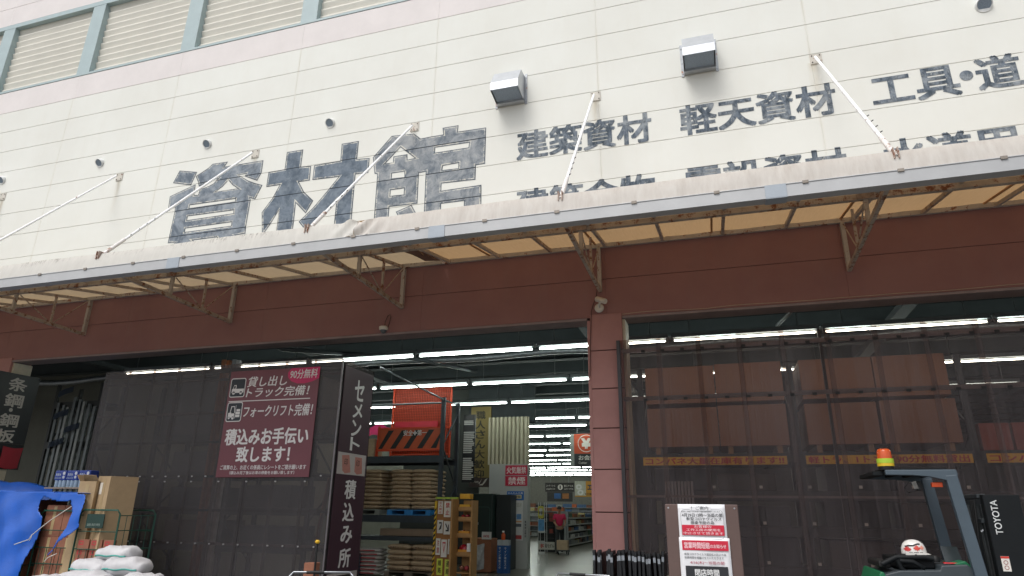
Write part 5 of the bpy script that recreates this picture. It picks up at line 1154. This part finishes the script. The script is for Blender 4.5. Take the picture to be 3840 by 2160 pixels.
# ================================================================ NESTED BLACK TROLLEYS BY THE PILLAR
M_BP = M('#17191d', .45, 0, .15, 8, .1); M_LBL = M('#8e949b', .4, 0, .1, 9, 0)
fr_ = None
r_ = random.Random(3); xx = -1.725
for i in range(22):
    tz = 1.008 + r_.uniform(-.02, .022) + (.02 if i in (0, 5, 8, 11) else 0)
    if i in (11, 15): xx += .012
    if fr_ is None:
        fr_ = thing('flat_trolley', 'x', 'trolley', (xx, 9.25, 0), 0, 'row of nested black trolleys by the pillar')
        mb = MB().box(-.014, .014, 0, .48, .1, .97).box(-.018, .018, -.012, .04, .12, 1.0).box(-.019, .019, -.016, .05, .965, 1.012); mb.build('deck_board', M_BP, fr_, .006, 1)
        MB().box(-.015, .015, -.0165, -.0125, .885, .945).build('grey_label', M_LBL, fr_)
        for yy in (.06, .42):
            MB().lathe([(.045, -.011), (.045, .011)], 12, Matrix.Translation((0, yy, .045)) @ Matrix.Rotation(R(90), 4, 'Y')).build('wheel', M_BLACK, fr_); MB().box(-.008, .008, yy - .02, yy + .02, .05, .11).build('caster_fork', M_STEEL, fr_)
        o = fr_
    else:
        o = copy_tree(fr_)
    o.location = (xx, 9.25 + r_.uniform(-.02, .02), tz - 1.008); o.rotation_euler = (r_.uniform(-.0, .02), r_.uniform(-.05, .05), 0)
    o['label'] = f'black flat trolley on edge with a grey label, {ORD[i + 1]} from left by the pillar'
    xx += .0415
# shopping carts, mostly below the frame
M_CHR = M('#8d9195', .3, .85, .05, 8, .05)
def shop_cart(x, y, rz, lab):
    t = thing('shopping_cart', lab, 'shopping cart', (x, y, 0), rz, 'chrome shopping carts')
    MB().tube([(-.25, -.02, .86), (-.27, 0, .97), (-.24, 0, 1.0), (.24, 0, 1.0), (.27, 0, .97), (.25, -.02, .86)], .010, 10).build('handle_bar', M_CHR, t)
    MB().tube([(-.13, 0, 1.0), (.02, 0, 1.0)], .014, 10).build('handle_grip', M_BLACK, t)
    for s_ in (-1, 1): MB().tube([(s_ * .25, -.02, .88), (s_ * .25, .05, .5), (s_ * .24, .12, .16), (s_ * .2, .75, .14)], .012, 8).build('side_frame', M_CHR, t)
    mb = MB()
    for k in range(9):
        zz = .45 + .05 * k; e = .02 * k
        mb.tube([(-.20 - e * .2, .06, zz), (.20 + e * .2, .06, zz), (.16 + e * .2, .70 + e * .3, zz), (-.16 - e * .2, .70 + e * .3, zz), (-.20 - e * .2, .06, zz)], .003, 5)
    for k in range(9):
        xx_ = -.2 + .05 * k; mb.tube([(xx_, .06, .85), (xx_, .06, .45), (xx_ * .8, .70, .45), (xx_ * .8, .74, .85)], .003, 5)
    mb.build('wire_basket', M_CHR, t)
    for s_ in (-1, 1):
        for yy in (.12, .72): MB().lathe([(.055, -.014), (.055, .014)], 14, Matrix.Translation((s_ * .21, yy, .056)) @ Matrix.Rotation(R(90), 4, 'Y')).build('wheel', M_BLACK, t)
    return t
shop_cart(-3.42, 5.45, R(24), 'chrome shopping cart with curved handle below the cement sign').scale.z = .972
shop_cart(-1.25, 6.2, R(-10), 'chrome shopping cart handle just below the black trolleys').scale.z = .972
pl = thing('marker_pole', 'thin black pole with a yellow ball cap in front of the left screen', 'pole', (-5.45, 8.5, 0))
MB().tube([(0, 0, .03), (0, 0, 1.045)], .014, 10).build('shaft', M_BLACK, pl); MB().lathe([(.12, .0), (.12, .02), (.03, .04)], 18).build('base', M_BLACK, pl)
MB().lathe([(.018, 1.04), (.033, 1.055), (.034, 1.07), (.022, 1.085), (.002, 1.09)], 14).build('ball_cap', M('#e3b52a', .4), pl)
tag(bx(-5.66, -5.50, 8.55, 8.7, 0, .785).build('wooden_post', M('#8a5a45', .75, 0, .15, 8), None, .006), 'short orange-brown wooden post beside the thin black pole', 'post')

# ================================================================ LEFT CORNER: ROLL CAGES, TARP, CARTONS, WATER, SANDBAGS
M_CAGE = M('#1d4a3d', .45, .2, .1, 6, .05)
def roll_cage(x, y, w, d, h, rz, label):
    t = thing('roll_cage', label, 'roll cage', (x, y, 0), rz, 'green roll cages at the left')
    w2, d2 = w / 2, d / 2
    for yy in (-d2, d2):
        MB().tube([(-w2, yy, .16), (-w2, yy, h - .06), (-w2 + .06, yy, h), (w2 - .06, yy, h), (w2, yy, h - .06), (w2, yy, .16)], .014, 8).build('end_frame', M_CAGE, t)
        mb = MB()
        for z in (.3, .62, .86, 1.12): mb.tube([(-w2, yy, z), (w2, yy, z)], .008, 6)
        for k in range(1, 6): mb.tube([(-w2 + w * k / 6, yy, .2), (-w2 + w * k / 6, yy, .86)], .005, 6)
        mb.build('end_bars', M_CAGE, t)
    for xx_ in (-w2, w2):
        mb = MB()
        for z in (.3, .58, .86, 1.14, h - .08): mb.tube([(xx_, -d2, z), (xx_, d2, z)], .008, 6)
        for k in range(1, 5): mb.tube([(xx_, -d2 + d * k / 5, .2), (xx_, -d2 + d * k / 5, h - .08)], .005, 6)
        mb.build('side_bars', M_CAGE, t)
    bx(-w2, w2, -d2, d2, .14, .17).build('base_deck', M_CAGE, t)
    for xx_ in (-w2 + .08, w2 - .08):
        for yy in (-d2 + .08, d2 - .08): MB().lathe([(.06, -.018), (.06, .018)], 14, Matrix.Translation((xx_, yy, .062)) @ Matrix.Rotation(R(90), 4, 'Y')).build('wheel', M_BLACK, t)
    return t
c1 = roll_cage(-9.42, 8.85, .80, .70, 1.44, 0, 'green roll cage holding tall open cartons, right of the blue tarp')
bx(-.23, .12, -.372, -.362, 1.17, 1.38).build('label_plate', M('#17352f', .4, 0, .15, 9), c1); text('返却用', M('#7f8f88', .5), c1, 'lettering', (-.2, .06, 1.2, 1.24), bold=.01, y=-.374)
c2 = roll_cage(-10.32, 8.95, .86, .74, 1.42, 0, 'green roll cage of brown cartons half covered by the blue tarp')
c3 = roll_cage(-11.35, 8.95, .86, .74, 1.42, 0, 'green roll cage hidden under the blue tarp at the left edge')
M_CART = M('#a8906f', .75, 0, .1, 5, .2); M_CARTS = M('#96795a', .75, 0, .1, 5, .2); M_CARTB = M('#8a5a46', .75, 0, .12, 6, .2)
def carton(x0, x1, y0, y1, z0, z1, label, mat=M_CART, flaps=False, grp=None, rz=0):
    t = thing('carton', label, 'carton', ((x0 + x1) / 2, (y0 + y1) / 2, z0), rz, grp); a, b, h = (x1 - x0) / 2, (y1 - y0) / 2, z1 - z0
    th = .006
    MB().box(-a, a, -b, -b + th, 0, h).box(-a, a, b - th, b, 0, h).box(-a, -a + th, -b + th, b - th, 0, h).box(a - th, a, -b + th, b - th, 0, h).box(-a + th, a - th, -b + th, b - th, 0, th).build('box_body', mat, t)
    if flaps:
        MB().add([(-a, -b, h), (-a, b, h), (-a - .07, b, h + .10), (-a - .07, -b, h + .10)], [(0, 1, 2, 3)]).add([(-a, -b + .1, h), (a, -b + .05, h), (a - .02, -b - .02, h + .09), (-a + .05, -b - .02, h + .10)], [(0, 1, 2, 3)]).add([(-a, b, h), (a, b, h), (a, b + .03, h + .1), (-a, b + .03, h + .1)], [(0, 1, 2, 3)]).build('flaps', mat, t, 0, 1, .005)
    else: MB().box(-a + .002, a - .002, -b + .002, b - .002, h + .001, h + .006).build('lid', mat, t)
    MB().box(-.03, .03, -b - .0025, -b - .0005, h * .05, h * .97).build('tape', M('#a9946f', .3), t)
    return t
carton(-10.05, -9.76, 8.55, 8.95, .18, 1.88, 'tall open brown carton in the roll cage, left of the taller one', M_CART, True, None, R(12))
k2 = carton(-9.66, -9.24, 8.56, 8.98, .18, 1.95, 'tallest pale brown carton in the roll cage, by the screen', M_CART, False, None, R(-24))
bx(-.19, -.07, -.214, -.2125, 1.5, 1.68).build('paper_label', M('#d6d0c4', .5), k2)
M_REDI = M('#b0353c', .7)
for k in range(3):
    tag(bx(-9.78 + .26 * k, -9.55 + .26 * k, 8.52, 8.55, .2, 1.0).build('flat_carton', M_CARTB, None, .003, 1), f'folded flat carton with red print, {ORD[k + 1]} from the left in the right roll cage', 'carton', 'flat cartons in the right roll cage')
    for zz in (.85, .66, .46): 
        pass
rp_ = MB()
for k in range(3):
    for zz in (.92, .78, .66, .52, .42):
        o = None
        shape2d([rrect(-9.75 + .26 * k, -9.66 + .26 * k, zz, zz + .06, .01)], [rrect(-9.735 + .26 * k, -9.675 + .26 * k, zz + .015, zz + .045, .005)], M_REDI, [q for q in bpy.data.objects if q.name.startswith('flat_carton')][k], 'red_print', 0, 8.517)
for k, (x0, x1, z0, z1) in enumerate(((-10.70, -10.32, .18, .60), (-10.31, -9.93, .18, .60), (-10.70, -10.32, .61, 1.02), (-10.31, -9.93, .61, 1.02), (-10.70, -10.32, 1.03, 1.5), (-10.31, -9.93, 1.03, 1.5))):
    carton(x0, x1, 8.62, 9.2, z0, z1, f'reddish brown carton, {("bottom", "middle", "top")[k // 2]} {("left", "right")[k % 2]}, inside the cage under the tarp', M_CARTB, False, 'reddish cartons in the tarp cage')
for k in range(4): carton(-11.72 + .38 * (k % 2), -11.36 + .38 * (k % 2), 8.64, 9.2, .18 + .72 * (k // 2), .88 + .70 * (k // 2), f'brown carton under the blue tarp, {("bottom", "top")[k // 2]} {("left", "right")[k % 2]} at the left edge', M_CARTB, False, 'cartons under the tarp at the left edge')
# blue tarp
M_TARP = M('#1257b8', .38, 0, .10, 3.5, .25)
OUT = [(-12.9, 1.70), (-11.53, 1.725), (-10.9, 1.715), (-10.0, 1.69), (-9.80, 1.66), (-9.75, 1.45), (-9.74, 1.17), (-9.85, 1.06), (-10.0, .96), (-10.16, .76), (-10.10, .82), (-10.02, 1.0), (-9.93, 1.18), (-9.93, 1.40), (-10.06, 1.575), (-10.25, 1.565), (-10.42, 1.575), (-10.60, 1.62), (-10.70, 1.638), (-10.755, 1.55), (-10.72, 1.42), (-10.60, 1.32), (-10.60, 1.1), (-10.64, .8), (-10.70, .42), (-10.74, .06), (-12.9, .06)]
def inside(x, z):
    c_ = False; n = len(OUT)
    for i in range(n):
        (x1, z1), (x2, z2) = OUT[i], OUT[i - 1]
        if (z1 > z) != (z2 > z) and x < (x2 - x1) * (z - z1) / (z2 - z1) + x1: c_ = not c_
    return c_
def tarp_y(x, z):
    hang = max(0, 1.72 - z)
    y = 8.50 - .10 * hang + .05 * math.sin(3.1 * x + .8 * z) * min(1, hang * 1.6)
    s_ = (x + 11.12) * 1.0                              # a main crease with the sheet turning away on its right
    y += .22 * max(0, -s_ * .45) * min(1, hang) + .16 * max(0, min(s_, .5)) * min(1, hang * 1.2)
    y += .018 * math.sin(14 * x + 5 * z) * min(1, hang * 2) + .012 * math.sin(9 * z - 7 * x)
    if x > -10.3: y -= .16 * min(1, hang * 1.5) - .03 * math.sin(12 * z) * min(1, hang)
    return y
tp = MB()
NX, NZ = 190, 92; xs_ = [-12.9 + (3.2) * i / NX for i in range(NX + 1)]; zs_ = [.04 + 1.71 * j / NZ for j in range(NZ + 1)]
vs = [(x, tarp_y(x, z), z) for z in zs_ for x in xs_]
fs = [(j * (NX + 1) + i, j * (NX + 1) + i + 1, (j + 1) * (NX + 1) + i + 1, (j + 1) * (NX + 1) + i) for j in range(NZ) for i in range(NX) if inside((xs_[i] + xs_[i + 1]) / 2, (zs_[j] + zs_[j + 1]) / 2)]
tp.add(vs, fs, True)
tp.grid(lambda u, vv: (-12.9 + 3.12 * u, tarp_y(-12.9 + 3.12 * u, 1.7) + .85 * vv, 1.705 + .02 * math.sin(5 * u * 3.1) * vv + .03 * math.sin(math.pi * vv) * math.sin(11 * u) - .015 * max(0, u - .5)), 60, 14)
trp = tp.build('blue_tarp', M_TARP, None, 0, 1, .004); tag(trp, 'bright blue tarp draped over the roll cages at the lower left', 'tarp')
MB().tube([(-10.06, 8.53, 1.50), (-10.35, 8.42, 1.26), (-10.62, 8.40, 1.05), (-10.66, 8.39, .98), (-10.9, 8.36, .9)], .007, 6).tube([(-10.16, 8.52, .78), (-10.3, 8.5, .72), (-10.36, 8.5, .66)], .007, 6).tube([(-10.62, 8.39, 1.05), (-10.6, 8.38, 1.0), (-10.63, 8.38, .96)], .005, 6).build('white_cord', M('#c9c6c0', .7), trp)
t2 = MB().grid(lambda u, vv: (-13.6 + 1.85 * u, 9.35 + .25 * vv + .04 * math.sin(9 * u), 1.93 - .06 * u * u * 2 - .4 * (1 - vv) * (1 if vv < .5 else 0) + .02 * math.sin(13 * u)), 26, 10)
tag(t2.build('blue_tarp', M_TARP, None, 0, 1, .004), 'second blue tarp behind, a small part at the left edge', 'tarp')
tag(bx(-11.35, -10.2, 9.0, 9.3, 1.775, 1.80).build('wooden_board', M('#8d7d6c', .7)), 'thin board under the bottled water packs', 'board')
# packs of bottled water
M_PET = M('#8fa3b5', .12, 0, .1, 8, .05); M_FILM = M('#2a418c', .2, 0, .15, 6, .2)
for k in range(3):
    x = -11.08 + .27 * k
    o = thing('water_pack', f'shrink-wrapped pack of water bottles with blue film, {("left", "middle", "right")[k]} of three on the board', 'water pack', (x, 9.12, 1.80), 0, 'water packs on the board')
    for i in range(3):
        for j in range(2): MB().lathe([(.038, 0), (.04, .02), (.04, .19), (.018, .25), (.016, .275)], 10, Matrix.Translation((-.085 + .085 * i, -.045 + .09 * j, 0))).build('bottle', M_PET, o)
    MB().box(-.13, .13, -.092, .092, .115, .285).build('film_wrap', M_FILM, o, .02)
    text('天然水', M('#c9d2e0', .4), o, 'lettering', (-.10, .02, .19, .235), bold=.02, y=-.094)
    shape2d([disc(.085, .235, .028)], [], M('#c9ccd2', .4), o, 'white_disc', 0, -.094); shape2d([disc(.085, .17, .025)], [], M('#b5bac2', .4), o, 'white_disc', 0, -.094)
    text('MINERAL WATER', M('#9fb0cc', .4), o, 'lettering', (-.11, .04, .14, .165), bold=.01, y=-.094)
# sandbags
t = NT('woven_white_poly'); v = t.coord()
wv = t.noise(160, 2, .6, v); n = t.noise(4, 4, .6, v)
M_SAND = t.done(t.bsdf(t.mix(t.ramp(n, .3, .7), lin('#aeadb0'), lin('#c4c3c5')), .55, 0, .4, t.math('ADD', t.math('MULTIPLY', wv, .3), t.noise(11, 4, .6, v)), .45, .02)); M_STRIPE = M('#3f8f86', .5, 0, .1, 6, .1)
SB = [(-7.37, 7.05, .835, .52, .34, .19, 8, 'topmost'), (-7.62, 6.95, .665, .56, .36, .21, -6, 'second tier left'), (-7.13, 6.98, .68, .54, .36, .22, 14, 'second tier right'), (-7.42, 6.75, .54, .58, .36, .22, 4, 'third tier middle front'), (-7.86, 6.98, .52, .50, .34, .2, 20, 'third tier left'), (-6.98, 7.0, .50, .40, .34, .2, -10, 'third tier right'), (-6.76, 6.85, .50, .52, .36, .24, 16, 'rightmost front'), (-8.0, 6.75, .47, .60, .38, .22, 6, 'leftmost front'), (-7.4, 6.65, .32, .6, .36, .2, 0, 'lower front middle'),
      (-7.9, 6.95, .18, .6, .38, .22, 0, 'lower left'), (-7.3, 6.95, .18, .6, .38, .22, 4, 'lower middle'), (-6.75, 6.95, .2, .55, .38, .24, 0, 'lower right'), (-7.9, 6.9, .0, .62, .4, .2, 0, 'bottom left'), (-7.25, 6.9, .0, .62, .4, .2, 0, 'bottom middle'), (-6.65, 6.9, .0, .58, .4, .2, 0, 'bottom right')]
for k, (x, y, z, w_, d_, h_, a_, wh) in enumerate(SB):
    o = bag('sandbag', w_, d_, h_, M_SAND, 900 + k, f'white woven sandbag with teal seam stripe, {wh} of the pile', 'sandbag', (x, y, z), R(a_), 'white sandbags piled at the left', .85, .5)
    MB().tube([(-w_ * .40 + w_ * .80 * i / 12, -d_ * .49 + d_ * .03 * abs(i - 6) / 6, h_ * .42 + .006 * math.sin(i)) for i in range(13)], .011, 6).build('seam_stripe', M_STRIPE, o)
